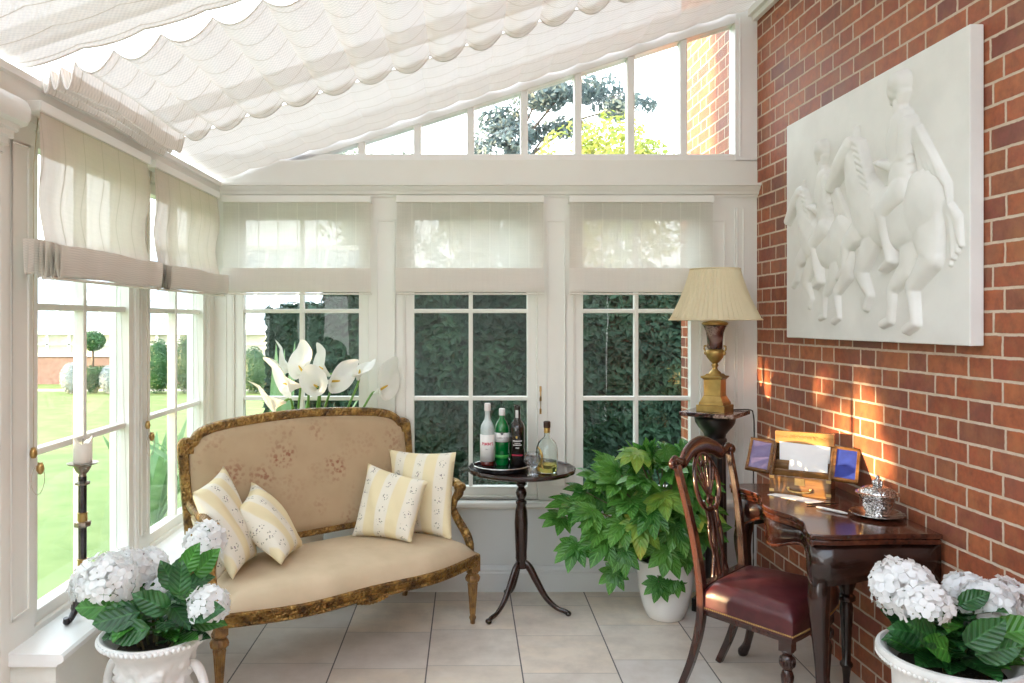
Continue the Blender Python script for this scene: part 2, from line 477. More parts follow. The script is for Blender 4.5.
# --- gable window above the transom
g = sempty('window_6')
def gbx(px): return (px-CX)*k
mb = MB()
gz0 = 2.476
mb.box(-1.60, 1.536, YB-.002, YB+.10, gz0-.01, gz0+.034)
tp = [(-1.60, ZR(-1.60)-.10), (1.67, ZR(1.67)-.048), (1.67, ZR(1.67)+.12), (-1.60, ZR(-1.60)+.12)]
tp[0] = (-1.60, ZR(-1.60)-.034)
mb.prism(tp, 0, .11, Matrix.Translation((0, YB+.108, 0)) @ Matrix.Rotation(pi/2, 4, 'X'))
mb.box(gbx(735), 1.67, YB-.004, YB+.10, gz0-.01, ZR(1.6)+.05)
mb.box(gbx(739), gbx(741), YB-.010, YB, gz0+.02, ZR(1.5))
mb.prism([(-1.60, gz0), (-1.06, gz0), (-1.10, ZR(-1.10)-.03), (-1.60, ZR(-1.6))], 0, .07, Matrix.Translation((0, YB+.08, 0)) @ Matrix.Rotation(pi/2, 4, 'X'))
mb.build('window_frame', M['white2'], g, smooth=0, bevel=.003)
mb = MB()
for px in (361, 417, 470.6, 524.5, 578.5, 631.5, 684.5):
    x = gbx(px); mb.box(x-.021, x+.021, YB+.012, YB+.08, gz0, ZR(x)-.03)
mb.build('muntin', M['white2'], g, smooth=0, bevel=.006)
mb = MB()
mb.prism([(-1.12, gz0), (1.55, gz0), (1.55, ZR(1.55)), (-1.12, ZR(-1.12)+.03)], 0, .004, Matrix.Translation((0, YB+.05, 0)) @ Matrix.Rotation(pi/2, 4, 'X'))
mb.build('pane', M['glass'], g, smooth=0)

# --- left wall: dado, sill, posts, windows, header, cornice
LW = [(2.577, 3.392), (3.508, 4.325)]         # sash outer limits along Y
mb = MB(); mb.box(-1.60, XL+.0, 2.42, 4.53, 0, .475); mb.box(XL-.01, -1.315, 2.44, 4.39, 0, .462)
mb.box(-1.60, XL, YN, 1.15, 0, .9)
struct(mb.build('wall_left', M['white'], smooth=0))
sp = [(-.08, .455), (.158, .455), (.162, .463), (.172, .466), (.180, .473), (.180, .488), (.172, .495), (-.08, .495)]
struct(molding(sp, 2.42, 4.33, 'trim_9', M['white2'], 'y'))
struct(molding([(.0, 0), (.165, 0), (.165, .10), (.157, .12), (.150, .13), (.0, .13)], 2.435, 4.38, 'baseboard_left', M['white'], 'y'))
for i, (y0, y1) in enumerate(((2.385, LW[0][0]), (LW[0][1], LW[1][0]), (LW[1][1], 4.42))):
    mb = MB(); mb.box(XL-.13, XL, y0 if i else 2.424, y1, .48, 2.20)
    if i == 0:
        inset_panel(mb, y0+.055, y1-.035, .59, 2.13, XL, 'y')
    if i == 1: inset_panel(mb, y0+.025, y1-.025, .59, 2.13, XL, 'y')
    struct(mb.build('trim_%d' % (i+10), M['white'], smooth=0, bevel=.002))
for i, (y0, y1) in enumerate(LW):
    sash('window_%d' % (i+4), y0, y1, .505, 2.195, (1.095, 1.600), wf=.052, plane='y', y=XL)
mb = MB()
for y0, y1 in LW: mb.box(XL-.13, XL-.005, y0, y1, .485, .508)
struct(mb.build('trim_13', M['white'], smooth=0))
mb = MB(); mb.box(XL-.14, XL, YN, 4.52, 2.195, 2.30)
struct(mb.build('trim_14', M['white'], smooth=0, bevel=.003))
lc = [(-.01, 2.215), (.006, 2.215), (.010, 2.24), (.024, 2.252), (.028, 2.266), (.042, 2.285), (.046, 2.31), (.058, 2.315), (.060, 2.338), (.0, 2.345), (-.14, 2.31)]
struct(molding(lc, YN, 4.40, 'trim_15', M['white'], 'y'))

# door with glazed leaf nearest the viewer, on the left
d = sempty('door_1')
mb = MB(); mb.box(XL-.07, XL-.012, 2.295, 2.38, .02, 2.10); mb.box(XL-.07, XL-.012, 1.25, 1.335, .02, 2.10)
mb.box(XL-.07, XL-.012, 1.335, 2.295, .02, .62); mb.box(XL-.07, XL-.012, 1.335, 2.295, 2.0, 2.10)
mb.box(XL-.065, XL-.03, 1.80, 1.83, .6, 2.0)
for z in (1.1, 1.6): mb.box(XL-.065, XL-.03, 1.335, 2.295, z-.012, z+.012)
mb.build('door_leaf', M['white'], d, smooth=0, bevel=.003)
mb = MB(); mb.box(XL-.05, XL-.046, 1.33, 2.30, .6, 2.02); mb.build('pane', M['glass'], d, smooth=0)
mb = MB(); mb.box(XL-.13, XL+.006, 2.38, 2.423, 0, 2.2); mb.box(XL-.13, XL+.0, 1.15, 1.25, 0, 2.2); mb.box(XL-.13, XL, 1.25, 2.38, 2.10, 2.2)
mb.build('door_frame', M['white'], d, smooth=0, bevel=.002)
# head moulding with rounded stepped end
mb = MB(); hp = [(0, 2.075), (.02, 2.075), (.022, 2.095), (.034, 2.098), (.036, 2.118), (.048, 2.121), (.05, 2.14), (.062, 2.143), (.066, 2.158), (.088, 2.165), (.098, 2.185), (.098, 2.21), (.088, 2.232), (.07, 2.243), (.0, 2.25)]
def hpt(o_, z, t):
    # straight run along the wall then a quarter turn at the far end
    if t < .5: return (XL+o_, 1.1+(2.37-1.1)*t/.5, z)
    a = (t-.5)/.5*pi/2
    return (XL+o_*cos(a), 2.37+o_*sin(a)*.8, z)
ts = [0, .25, .5, .6, .7, .8, .9, 1.]
vs = [hpt(o_, z, t) for t in ts for o_, z in hp]; n = len(hp)
fs = [(i*n+j, i*n+j+1, (i+1)*n+j+1, (i+1)*n+j) for i in range(len(ts)-1) for j in range(n-1)]
mb.add(vs, fs); mb.build('door_head', M['white'], d, smooth=30)
M['brass'] = pm('aged_brass', (.60, .40, .16), .3, 1., col2=(.42, .27, .10), scale=30)
mb = MB()
hc = Vector((XL-.012, 2.335, 1.13))
mb.cbox(hc+Vector((.003, 0, -.01)), (.006, .03, .10)); 
mb.tube(smoothpath([hc+Vector((.004, 0, .0)), hc+Vector((.03, 0, .004)), hc+Vector((.036, .0, .03)), hc+Vector((.034, .0, .05))], 4), .007, 8)
mb.tube([hc+Vector((.004, 0, -.055)), hc+Vector((.022, 0, -.055))], .003, 6)
mb.tube([hc+Vector((.022, .016*cos(t), -.075+.018*sin(t))) for t in [2*pi*i/14 for i in range(14)]], .0035, 6, closed=True)
mb.build('door_handle', M['brass'], d, smooth=60)

# roof: glass sheet, rafters, wall plate
mb = MB()
mb.prism([(-1.66, ZR(-1.66)+.155), (1.80, ZR(1.80)+.155), (1.80, ZR(1.80)+.161), (-1.66, ZR(-1.66)+.161)], 0, 4.55-YN, Matrix.Translation((0, 4.55, 0)) @ Matrix.Rotation(pi/2, 4, 'X'))
struct(mb.build('ceiling', M['roofglass'], smooth=0))
for i, y in enumerate((-.6, .45, 1.46, 2.475, 3.50)):
    mb = MB()
    mb.prism([(-1.55, ZR(-1.55)+.075), (1.74, ZR(1.74)+.075), (1.74, ZR(1.74)+.153), (-1.55, ZR(-1.55)+.153)], -.02, .02, Matrix.Translation((0, y, 0)) @ Matrix.Rotation(pi/2, 4, 'X'))
    struct(mb.build('trim_%d' % (16+i), M['white2'], smooth=0, bevel=.003))
mb = MB()
a, c = (XR(YN), YN), (XR(4.45), 4.45)
mb.prism([(a[0]-.0, a[1]), (c[0]-.0, c[1]), (c[0]-.055, c[1]), (a[0]-.055, a[1])], 3.30, 3.47)
mb.prism([(a[0]-.0, a[1]), (c[0]-.0, c[1]), (c[0]-.03, c[1]), (a[0]-.03, a[1])], 3.272, 3.302)
struct(mb.build('trim_21', M['white'], smooth=0, bevel=.004))

# brass casement fasteners on the back posts are parts of the windows they close
for w, px in (('window_2', 540.5),):
    mb = MB(); x = bx(px)
    for z, h in ((1.16, .03), (1.10, .02), (1.03, .03)):
        mb.box(x-.006, x+.006, YB-.004, YB+.002, z-h/2, z+h/2)
    mb.tube([(x, YB-.008, 1.175), (x, YB-.014, 1.12), (x, YB-.008, 1.02)], .004, 6)
    mb.build('fastener', M['brass'], bpy.data.objects[w], smooth=40)
# ------------------------------------------------------------------ blinds
M['sail'] = fabric('roof_blind_cloth', (.82, .755, .67), .145, .080, .0160, seam=(.50, .43, .33), seam_axis=1, seam_pitch=.145, axes=(0, 1))
M['romanL'] = fabric('left_blind_cloth', (.87, .78, .70), .42, .09, .0065, seam=(.60, .54, .46), seam_axis=1, seam_pitch=.138, axes=(1, 2))
M['romanB'] = fabric('back_blind_cloth', (.90, .875, .82), .60, .09, .0065, seam=(.80, .78, .73), seam_axis=0, seam_pitch=.11, axes=(0, 2))
M['hem'] = fabric('blind_hem_cloth', (.93, .895, .835), .22, .02, .0065, axes=(0, 2))
M['cord'] = pm('blind_cord', (.62, .55, .42), .7)

def sail(name, y0, y1, sup, sag, label, edge=.0, deep=.10, nx=9, wav=.004, drop=0.):
    e = thing(name, label, 'roof blind', (sup[0], (y0+y1)/2, ZR(sup[0])), 0, 'pleated roof blinds')
    off = Vector(e.location)
    xs = []
    for i, (a, c) in enumerate(zip(sup, sup[1:])):
        w = c-a; s_ = sag if w > .10 else deep*(1 if w < .04 else 1.2)
        for j in range(nx):
            t = j/nx
            xs.append((a+w*t, s_*(1-(2*t-1)**2)*(.9+.2*random.random() if False else 1.)))
    xs.append((sup[-1], 0.))
    ny = 28
    vs = []
    for j in range(ny):
        v = j/(ny-1); y = y0+(y1-y0)*v
        for x, dz in xs:
            ww = wav*sin(9*y+x*5)+wav*.6*sin(23*y+1.3*x)
            g = 1+.12*sin(7*v+x*3)
            vs.append(Vector((x, y+.004*sin(x*21), ZR(x)-drop-dz*g+ww*.7))-off)
    n = len(xs)
    fs = [(j*n+i, j*n+i+1, (j+1)*n+i+1, (j+1)*n+i) for j in range(ny-1) for i in range(n-1)]
    mb = MB(); mb.add(vs, fs)
    mb.build('cloth', M['sail'], e, smooth=25)
    # hems front and back, and slim support wires the pleats hang from
    for jj in (0, ny-1):
        mb = MB(); mb.tube([vs[jj*n+i] for i in range(n)], .0035, 6)
        mb.build('hem', M['hem'], e, smooth=60)
    return e
def steps(a, b_, p):
    n = max(1, round((b_-a)/p)); return [a+(b_-a)*i/n for i in range(n+1)]
sup2 = [-1.405, -1.372, -1.338, -1.290, -1.165]+steps(-1.007, 1.66, .172)
sail('roof_blind', 1.50, 2.435, steps(-1.42, 1.70, .19), .010, 'flat pleated cream cloth nearest the camera under the sloping glass roof')
sail('roof_blind', 2.515, 3.485, sup2, .052, 'deeply scalloped cream cloth drawn in folds across the middle of the glass roof', deep=.065, drop=-.005)
sail('roof_blind', 3.525, 4.385, steps(-1.42, 1.66, .172), .012, 'smooth cream cloth under the roof directly above the back gable glazing', drop=-.012)

def roman_left(y0, y1, zt, zb, x, label):
    e = thing('roman_blind', label, 'blind', (x, (y0+y1)/2, zb), 0, 'roman blinds on the left wall')
    O = Vector(e.location)
    def L(vs): return [Vector(v)-O for v in vs]
    mb = MB(); mb.add(L([(x+a, y, z) for a in (-.05, .012) for y in (y0-.015, y1+.015) for z in (zt-.035, zt+.0)]), [(0, 1, 3, 2), (4, 6, 7, 5), (0, 4, 5, 1), (2, 3, 7, 6), (0, 2, 6, 4), (1, 5, 7, 3)])
    mb.build('headrail', M['white'], e, smooth=0, bevel=.004)
    ny, nz = 40, 34
    def sh(u, v):
        y = y0+(y1-y0)*u; z = zt-.03+(zb+.055-zt+.03)*v
        b_ = .005*sin(2*pi*(y-y0)/.138)*min(1, v*3)+.012*sin(pi*v)*sin(2.2*v*pi)+.018*max(0, v-.62)/.38
        ed = .012*sin(v*6.5)*(1-min(1, u*8)) - .010*sin(v*7.)*(max(0, u-.9)/.1)
        return Vector((x+b_, y-ed, z))-O
    mb = MB(); mb.grid(sh, ny, nz); mb.build('cloth', M['romanL'], e, smooth=180)
    # stacked folds at the foot: pleats that fan out at each end
    for q in range(1, 6):
        d = -.055+q*.016; zz = zb+.012*(5-q)*.35
        def fo(u, v):
            y = y0-.012+(y1-y0+.024)*u
            fan = (max(0, 1-u*14))
            fan2 = max(0, 1-(1-u)*14)
            a = v*pi
            wz = zb+.11-.105*sin(a)-(.010*q if q < 4 else 0)*0
            dx = x+.022+d+.010*(-cos(a))+.004*sin(u*20+q)
            dx += (fan+fan2*.2)*(.012*(q-2.5))
            return Vector((dx, y-fan*.012*(q%2), wz+.006*(5-q)*.5-.025*fan*(1-abs(q-2.5)/3)*sin(a)+.004*sin(u*9+q)))-O
        mb = MB(); mb.grid(fo, 30, 9); mb.build('fold', M['hem'], e, smooth=180)
    mb = MB(); mb.add(L([(x+a, y, z) for a in (.012, .047) for y in (y0, y1) for z in (zb-.004, zb+.004)]), [(0, 1, 3, 2), (4, 6, 7, 5), (0, 4, 5, 1), (2, 3, 7, 6), (0, 2, 6, 4), (1, 5, 7, 3)])
    mb.build('bottom_bar', M['hem'], e, smooth=0, bevel=.003)
    # pull cord with acorn and brass cleat
    yc = y0+.06 if y0 < 3 else y0+.055
    zc = 1.13 if y0 < 3 else 1.10
    xc = XL+.02
    mb = MB(); mb.tube(L([(x-.04, yc, zt-.04), (xc, yc, zt-.2), (xc, yc, zc)]), .0018, 5)
    mb.tube(L([(xc+.004+.014*cos(t)*.4, yc+.02+.03*cos(t), zc-.11+.05*sin(t)) for t in [2*pi*i/16 for i in range(16)]]), .0012, 5, closed=True)
    mb.build('pull_cord', M['cord'], e, smooth=180)
    mb = MB(); mb.lathe([(.0, .0), (.006, .001), (.011, -.012), (.012, -.022), (.008, -.034), (0, -.036)][::-1], 10, tuple(Vector((xc, yc, zc))-O))
    mb.lathe([(.0, .0), (.007, .001), (.012, -.012), (.013, -.024), (.006, -.038), (0, -.04)][::-1], 10, tuple(Vector((xc+.006, yc+.03, zc-.055))-O))
    mb.build('cord_acorn', M['brass'], e, smooth=180)
    return e
roman_left(2.475, 3.305, 2.262, 1.690, -1.385, 'cream woven roman blind drawn half down over the nearer of the two left wall windows')
roman_left(3.385, 4.225, 2.262, 1.690, -1.385, 'cream woven roman blind drawn half down over the left wall window next to the corner')

def roman_back(x0, x1, label):
    y = 4.315; zt, zb = 2.255, 1.708
    e = thing('roman_blind', label, 'blind', ((x0+x1)/2, y, zb), 0, 'roman blinds on the back wall')
    O = Vector(e.location)
    mb = MB(); mb.box(x0-O.x, x1-O.x, -.012, .05, zt-.037-O.z, zt-O.z)
    mb.build('headrail', M['white'], e, smooth=0, bevel=.003)
    def sh(u, v):
        x = x0+.004+(x1-x0-.008)*u; z = zt-.03+(zb+.13-zt+.03)*v
        return Vector((x, y+.002*sin(x*40)+.006*sin(pi*v)-.006*max(0, v-.7), z))-O
    mb = MB(); mb.grid(sh, 30, 16); mb.build('cloth', M['romanB'], e, smooth=180)
    # doubled hem band with the folds tucked behind it
    for q in range(2):
        def fo(u, v):
            x = x0+.002*q+(x1-x0-.004*q)*u; a = v*pi
            return Vector((x, y-.018+q*.013-.006*cos(a)+.002*sin(x*30+q), zb+.006*q+.14-(.138)*sin(a)**.6 if 0 < v < 1 else zb+.14))-O
        mb = MB(); mb.grid(fo, 24, 11); mb.build('fold', M['hem'], e, smooth=180)
    mb = MB(); mb.box(x0-O.x, x1-O.x, -.020, .018, -.010, -.001); mb.build('bottom_bar', M['hem'], e, smooth=0, bevel=.002)
    return e
roman_back(-1.386, -.546, 'white roman blind half lowered on the back wall behind the gilded settee')
roman_back(-.406, .428, 'white roman blind half lowered on the back wall above the drinks table')
roman_back(.569, 1.385, 'white roman blind half lowered on the back wall beside the table lamp')
# ------------------------------------------------------------------ settee
def gilt_material():
    m, nt, out = newmat('carved_giltwood'); b = NB(nt)
    co = b.coord()
    v = b.voro(co, 75., 'Distance'); n = b.noise(co, 22., 4.)
    h = b.m('ADD', b.m('MULTIPLY', v, 1.2), n)
    base = b.ramp(n, [(.30, (.075, .04, .018)), (.48, (.23, .125, .035)), (.72, (.46, .28, .075))])
    nt.links.new(b.pbsdf(base, .36, .55, b.bump(h, .9, .008), .5), out.inputs[0]); return m
def damask_material():
    m, nt, out = newmat('faded_damask'); b = NB(nt)
    co = b.coord(); X = b.xyz(co)
    base = b.mix(b.noise(co, 9., 4.), (.53, .405, .265, 1), (.43, .32, .20, 1))
    # worn floral sprays woven in dull pink and brown
    cell = b.voro(co, 6.5, 'Distance'); pet = b.voro(co, 42., 'Distance'); n = b.noise(co, 60., 4., .7)
    mask = b.m('MULTIPLY', b.ramp(cell, [(.34, (1, 1, 1)), (.60, (0, 0, 0))]), b.ramp(b.m('ADD', b.m('MULTIPLY', pet, .6), b.m('MULTIPLY', n, .8)), [(.56, (1, 1, 1)), (.72, (0, 0, 0))]))
    big = b.ramp(b.noise(co, 3.2, 2.), [(.48, (0, 0, 0)), (.62, (1, 1, 1))])
    mask = b.m('MULTIPLY', mask, b.m('ADD', b.m('MULTIPLY', big, .85), .15))
    col = b.mix(b.m('MULTIPLY', mask, .95), base, (.27, .10, .06, 1))
    w = b.noise(b.comb(b.m('MULTIPLY', X[0], 8.), X[1], b.m('MULTIPLY', X[2], 300.)), 3., 2.)
    nt.links.new(b.pbsdf(col, .8, 0., b.bump(w, .12, .003), .2), out.inputs[0]); return m
M['gilt'] = gilt_material()
M['damask'] = damask_material()
M['seatcloth'] = pm('plain_tan_upholstery', (.62, .50, .35), .85, col2=(.53, .42, .285), scale=5., bump=.1, bscale=220, spec=.2)

settee = thing('settee', 'two-seat gilded settee in tan damask standing in the corner under the windows', 'settee', (-.4835, 3.507, 0), radians(37.5))
def bow(x): return -.085*(1-(abs(x)/.667)**2.4)+.012*cos(x/.667*pi*2)-.012          # serpentine front edge (y)
HW = .667
def seat_outline(off=0., n=36):
    pts = []
    for i in range(n+1):
        x = -HW+2*HW*i/n; pts.append((x*(1-off*.9/HW), bow(x)+off))
    bk = .535-off
    pts += [(.60-off, bk), (-.60+off, bk)]
    return pts
# carved rail


mb = MB()
fr = [(-HW+2*HW*i/40, bow(-HW+2*HW*i/40)) for i in range(41)]
loop = [Vector((x, y, 0)) for x, y in fr]+[Vector((HW-.005, .02, 0)), Vector((.605, .52, 0)), Vector((.58, .54, 0)), Vector((-.58, .54, 0)), Vector((-.605, .52, 0)), Vector((-HW+.005, .02, 0))]
rs = [(-.03, .302), (.010, .302), (.016, .308), (.016, .316), (.004, .320), (.006, .342), (.014, .346), (.016, .356), (.008, .362), (-.03, .362)]
mb.sweep(loop, [(a, z) for a, z in rs], (0, 0, 1), closed=True)
# bead row under the front rail and a small carved drop at the middle
for i in range(0, 81):
    x = -HW+.03+(2*HW-.06)*i/80
    mb.ball((x, bow(x)-.014, .314), .0075, 6, 4)
for t in np.linspace(-1, 1, 9): mb.ball((.0+t*.07, bow(0)-.006, .302-.012*(1-t*t)), (.014, .012, .011), 8, 5)
mb.build('seat_rail', M['gilt'], settee, smooth=40)
# upholstered seat
mb = MB(); N = 46; K = 16
def seat_pt(u, v, top):
    x = -HW*.985+2*HW*.985*u
    y0 = bow(x*.99)+.0; y1 = .535
    xx = x*(1-.10*v)
    y = y0+(y1-y0)*v
    ex = min(1, min(u, 1-u)/.07); ey = min(1, min(v, 1-v)/.10)
    e = (1-(1-ex)**2.2)*(1-(1-ey)**2.2)
    z = .372+.050*e+.032*sin(pi*u)**.7*sin(pi*min(1, v*1.05))**.7 if top else .350
    return Vector((xx, y-.006*(1-e), z))
mb.grid(lambda u, v: seat_pt(u, v, True), N, K+8)
mb.grid(lambda u, v: seat_pt(u, v, False), N, K+8)
# skirt between
edge = [(i/(N-1), 0) for i in range(N)]+[(1, j/(K+7)) for j in range(1, K+8)]+[(1-i/(N-1), 1) for i in range(1, N)]+[(0, 1-j/(K+7)) for j in range(1, K+7)]
vs = [seat_pt(u, v, True) for u, v in edge]+[seat_pt(u, v, False) for u, v in edge]; n = len(edge)
mb.add(vs, [(i, (i+1) % n, n+(i+1) % n, n+i) for i in range(n)])
mb.build('seat', M['seatcloth'], settee, smooth=60)
# back: outline in the (x, z) plane, leaning backwards
def bpt(x, z, d=0.): return Vector((x, .505+(z-.40)*.17+d, z))
half = [(-.605, .40), (-.612, .60), (-.620, .80), (-.624, .925), (-.622, .968), (-.606, .974), (-.582, .970), (-.570, .975), (-.562, .990), (-.538, 1.012), (-.49, 1.030), (-.40, 1.045), (-.25, 1.058), (-.10, 1.065), (0, 1.067)]
outl = half+[(-x, z) for x, z in half[-2::-1]]
path = smoothpath([bpt(x, z) for x, z in outl], 4)
sec = [(.020, -.020), (.026, -.008), (.020, .006), (.026, .016), (.012, .026), (-.012, .026), (-.022, .014), (-.022, -.016), (-.012, -.024), (.012, -.026)]
mb = MB(); mb.sweep(path, [(b_*.9, a) for a, b_ in sec], (0, 1, .17))
# square shoulder blocks
for s in (-1, 1):
    mb.cbox(bpt(s*.606, .950), (.052, .05, .052), None)
br = smoothpath([bpt(-.60, .475), bpt(0, .472), bpt(.60, .475)], 8)
mb.sweep(br, [(b_*.8, a*.9) for a, b_ in sec], (0, 1, 0))
mb.build('back_frame', M['gilt'], settee, smooth=50)
# padded back panel
def top_z(x):
    ax = abs(x)
    P = [(0, 1.055), (.10, 1.053), (.25, 1.046), (.40, 1.033), (.49, 1.018), (.535, 1.0), (.556, .978), (.575, .962), (.604, .955), (.63, .95)]
    for (a, za), (c, zc) in zip(P, P[1:]):
        if a <= ax <= c: return za+(zc-za)*(ax-a)/(c-a)
    return .95
mb = MB()
def panel(u, v, d):
    x = (-.600+1.2*u); zt = top_z(x)-.006; z = .478+(zt-.478)*v
    e = min(1, min(u, 1-u)/.05)*min(1, min(v, 1-v)/.07); e = 1-(1-e)**2
    return bpt(x, z, -.012-.020*e if d else .022)
mb.grid(lambda u, v: panel(u, v, 1), 60, 28); mb.grid(lambda u, v: panel(u, v, 0), 60, 12)
mb.build('backrest', M['damask'], settee, smooth=70)
# arms: rail from the back post, scroll, swept support
for s in (-1, 1):
    pth = smoothpath([bpt(s*.612, .700, -.01), (s*.632, .42, .695), (s*.645, .28, .695), (s*.652, .175, .698), (s*.650, .130, .682), (s*.640, .118, .655), (s*.626, .135, .615), (s*.630, .150, .560), (s*.650, .130, .500), (s*.662, .085, .445), (s*.660, .05, .395), (s*.655, .045, .345)], 6)
    rr = lerpl([.020, .021, .022, .024, .030, .026, .019, .019, .023, .026, .024, .022], 6)
    mb = MB(); mb.tube(pth, rr, 10, sx=.85)
    mb.lathe([(.001, -.026), (.018, -.026), (.024, -.018), (.022, 0), (.024, .018), (.018, .026), (.001, .026)], 14, M=Matrix.Translation((s*.648, .118, .682)) @ Matrix.Rotation(pi/2, 4, 'Y'))
    a = mb.build('arm', M['gilt'], settee, smooth=70)
# legs
legp = [(0, 0), (.011, 0), (.012, .018), (.016, .026), (.017, .034), (.012, .042), (.014, .05), (.024, .195), (.026, .205), (.022, .212), (.034, .222), (.037, .236), (.030, .250), (.022, .256), (.030, .262), (.030, .268), (.026, .272)]
M['legwood'] = pm('worn_gilt_walnut', (.16, .085, .035), .4, .25, col2=(.33, .19, .06), scale=30, bump=.3, bscale=80)
for s in (-1, 1):
    mb = MB(); mb.lathe(legp, 24, (s*.655, .02, 0), flute=12, famp=.07)
    mb.box(s*.655-.027, s*.655+.027, -.009, .047, .27, .352); mb.ball((s*.655, -.010, .312), (.018, .008, .018), 12, 8)
    mb.build('leg', M['legwood'], settee, smooth=40)
for s in (-1, 1):
    mb = MB(); pth = smoothpath([(s*.60, .575, .0), (s*.60, .545, .12), (s*.60, .515, .25), (s*.60, .505, .36), (s*.603, .508, .42)], 4)
    n = len(pth); mb.tube(pth, [.015+.010*i/(n-1) for i in range(n)], 10)
    mb.build('leg', M['legwood'], settee, smooth=60)

# ------------------------------------------------------------------ cushions
def cushion_material():
    m, nt, out = newmat('striped_sprig_cotton'); b = NB(nt)
    co = b.coord(); X = b.xyz(co); P = .128
    fr = b.m('FRACT', b.m('ADD', b.m('DIVIDE', X[0], P), .25))
    band = b.ramp(fr, [(0., (.76, .72, .62)), (.46, (.76, .72, .62)), (.5, (.76, .67, .44)), (.96, (.76, .67, .44)), (1., (.76, .72, .62))])
    # sprigs down the middle of the pale bands
    fx = b.m('SUBTRACT', fr, .23)
    inband = b.ramp(b.m('ABSOLUTE', fx), [(.15, (1, 1, 1)), (.19, (0, 0, 0))])
    fz = b.m('SUBTRACT', b.m('FRACT', b.m('DIVIDE', X[1], .062)), .5)
    rr = b.m('SQRT', b.m('ADD', b.m('POWER', b.m('MULTIPLY', fx, P), 2.), b.m('POWER', b.m('MULTIPLY', fz, .062), 2.)))
    blot = b.voro(co, 95., 'Distance'); key = b.white(b.comb(b.m('FLOOR', b.m('DIVIDE', X[1], .062)), b.m('FLOOR', b.m('DIVIDE', X[0], P)), 1.))[0]
    s1 = b.m('MULTIPLY', b.m('LESS_THAN', rr, .019), b.m('LESS_THAN', blot, .34))
    s1 = b.m('MULTIPLY', s1, inband)
    kc = b.mix(key, (.10, .085, .12, 1), (.20, .13, .17, 1))
    kc = b.mix(b.m('GREATER_THAN', rr, .010), kc, (.26, .27, .20, 1))
    col = b.mix(b.m('MULTIPLY', s1, .85), band, kc)
    wr = b.noise(co, 14., 3.)
    nt.links.new(b.pbsdf(col, .85, 0., b.bump(wr, .35, .012), .15), out.inputs[0]); return m
M['cush'] = cushion_material()
def cushion(TL, TR, BR, BL, T, label, seed=0, pipe=True):
    P = [at(*p) for p in (TL, TR, BR, BL)]
    c = (P[0]+P[1]+P[2]+P[3])/4
    ux = ((P[1]-P[0])+(P[2]-P[3])); ux.normalize(); uy = ((P[0]-P[3])+(P[1]-P[2]))
    nz = ux.cross(uy); nz.normalize(); uy = nz.cross(ux)
    R = Matrix((ux, uy, nz)).transposed().to_4x4(); R.translation = c
    L = [R.inverted() @ p for p in P]
    n = 26
    rs = random.Random(seed); ph = [rs.uniform(0, 6) for _ in range(6)]
    def pt(u, v, side):
        a, b_ = 2*u-1, 2*v-1
        # edges drawn in between the pointed corners
        aa = a*(1-.075*(1-b_*b_)); bb = b_*(1-.075*(1-a*a))
        s, t = (aa+1)/2, (bb+1)/2
        p = L[3]*(1-s)*(1-t)+L[2]*s*(1-t)+L[1]*s*t+L[0]*(1-s)*t
        h = T*1.12*max(0, (1-a*a)*(1-b_*b_))**.42*(1+.10*sin(a*4+ph[0])*cos(b_*3+ph[1])) + .005*sin(a*9+ph[2]+b_*4)*(1-a*a)*(1-b_*b_)
        return p+Vector((0, 0, side*max(h, 0.)+.010*sin(2.5*a+ph[3])*sin(2*b_+ph[4])))
    mb = MB()
    mb.grid(lambda u, v: pt(u, v, 1), n, n); mb.grid(lambda u, v: pt(u, v, -1), n, n)
    o = mb.build('cushion', M['cush'], smooth=75)
    o.matrix_world = R
    return tag(o, label, 'cushion', 'cream striped sprigged cushions on the settee')
cushion((189, 517, 3.34), (212, 497, 3.64), (240, 560, 3.52), (216, 582, 3.26), .035, 'cream sprigged cushion mostly hidden behind the taller one against the left arm', 1)
cushion((193, 492, 3.31), (223, 466, 3.64), (257, 556, 3.50), (233, 580, 3.24), .062, 'tall cream striped sprigged cushion propped against the left arm of the settee', 2)
cushion((240, 507, 3.44), (251, 482, 3.74), (304, 545, 3.66), (280, 566, 3.36), .062, 'tilted cream striped sprigged cushion nearest the middle of the settee seat', 3)
cushion((388, 449, 4.20), (456, 452, 4.04), (452, 540, 3.90), (394, 534, 4.08), .055, 'large cream striped sprigged cushion standing against the right arm of the settee', 4)
cushion((368, 463, 4.05), (428, 481, 3.90), (412, 543, 3.79), (352, 536, 3.92), .060, 'cream striped sprigged cushion leaning in front of the bigger one at the settee right', 5)

# ------------------------------------------------------------------ mahogany
def wood_material(name, c1, c2, c3, rough=.20, axis='z', coat=.25, gs=26.):
    m, nt, out = newmat(name); b = NB(nt)
    X = b.xyz(b.coord())
    k = {'x': (.12, 1, 1), 'y': (1, .12, 1), 'z': (1, 1, .12)}[axis]
    v = b.comb(*(b.m('MULTIPLY', X[i], k[i]) for i in range(3)))
    n = b.noise(v, gs, 6., .6); n2 = b.noise(v, gs*3.5, 3.)
    col = b.ramp(b.m('ADD', b.m('MULTIPLY', n, .75), b.m('MULTIPLY', n2, .25)), [(.32, c1), (.5, c2), (.70, c3)])
    nt.links.new(b.pbsdf(col, rough, 0., b.bump(n2, .05, .002), .5, coat), out.inputs[0]); return m
M['mahog'] = wood_material('dark_mahogany', (.008, .004, .003), (.020, .007, .005), (.042, .013, .008))
M['mahogr'] = wood_material('red_mahogany', (.024, .008, .005), (.062, .017, .009), (.13, .040, .017), .16, 'y')
M['mahogc'] = wood_material('chair_mahogany', (.016, .006, .004), (.036, .011, .007), (.07, .021, .011), .25)

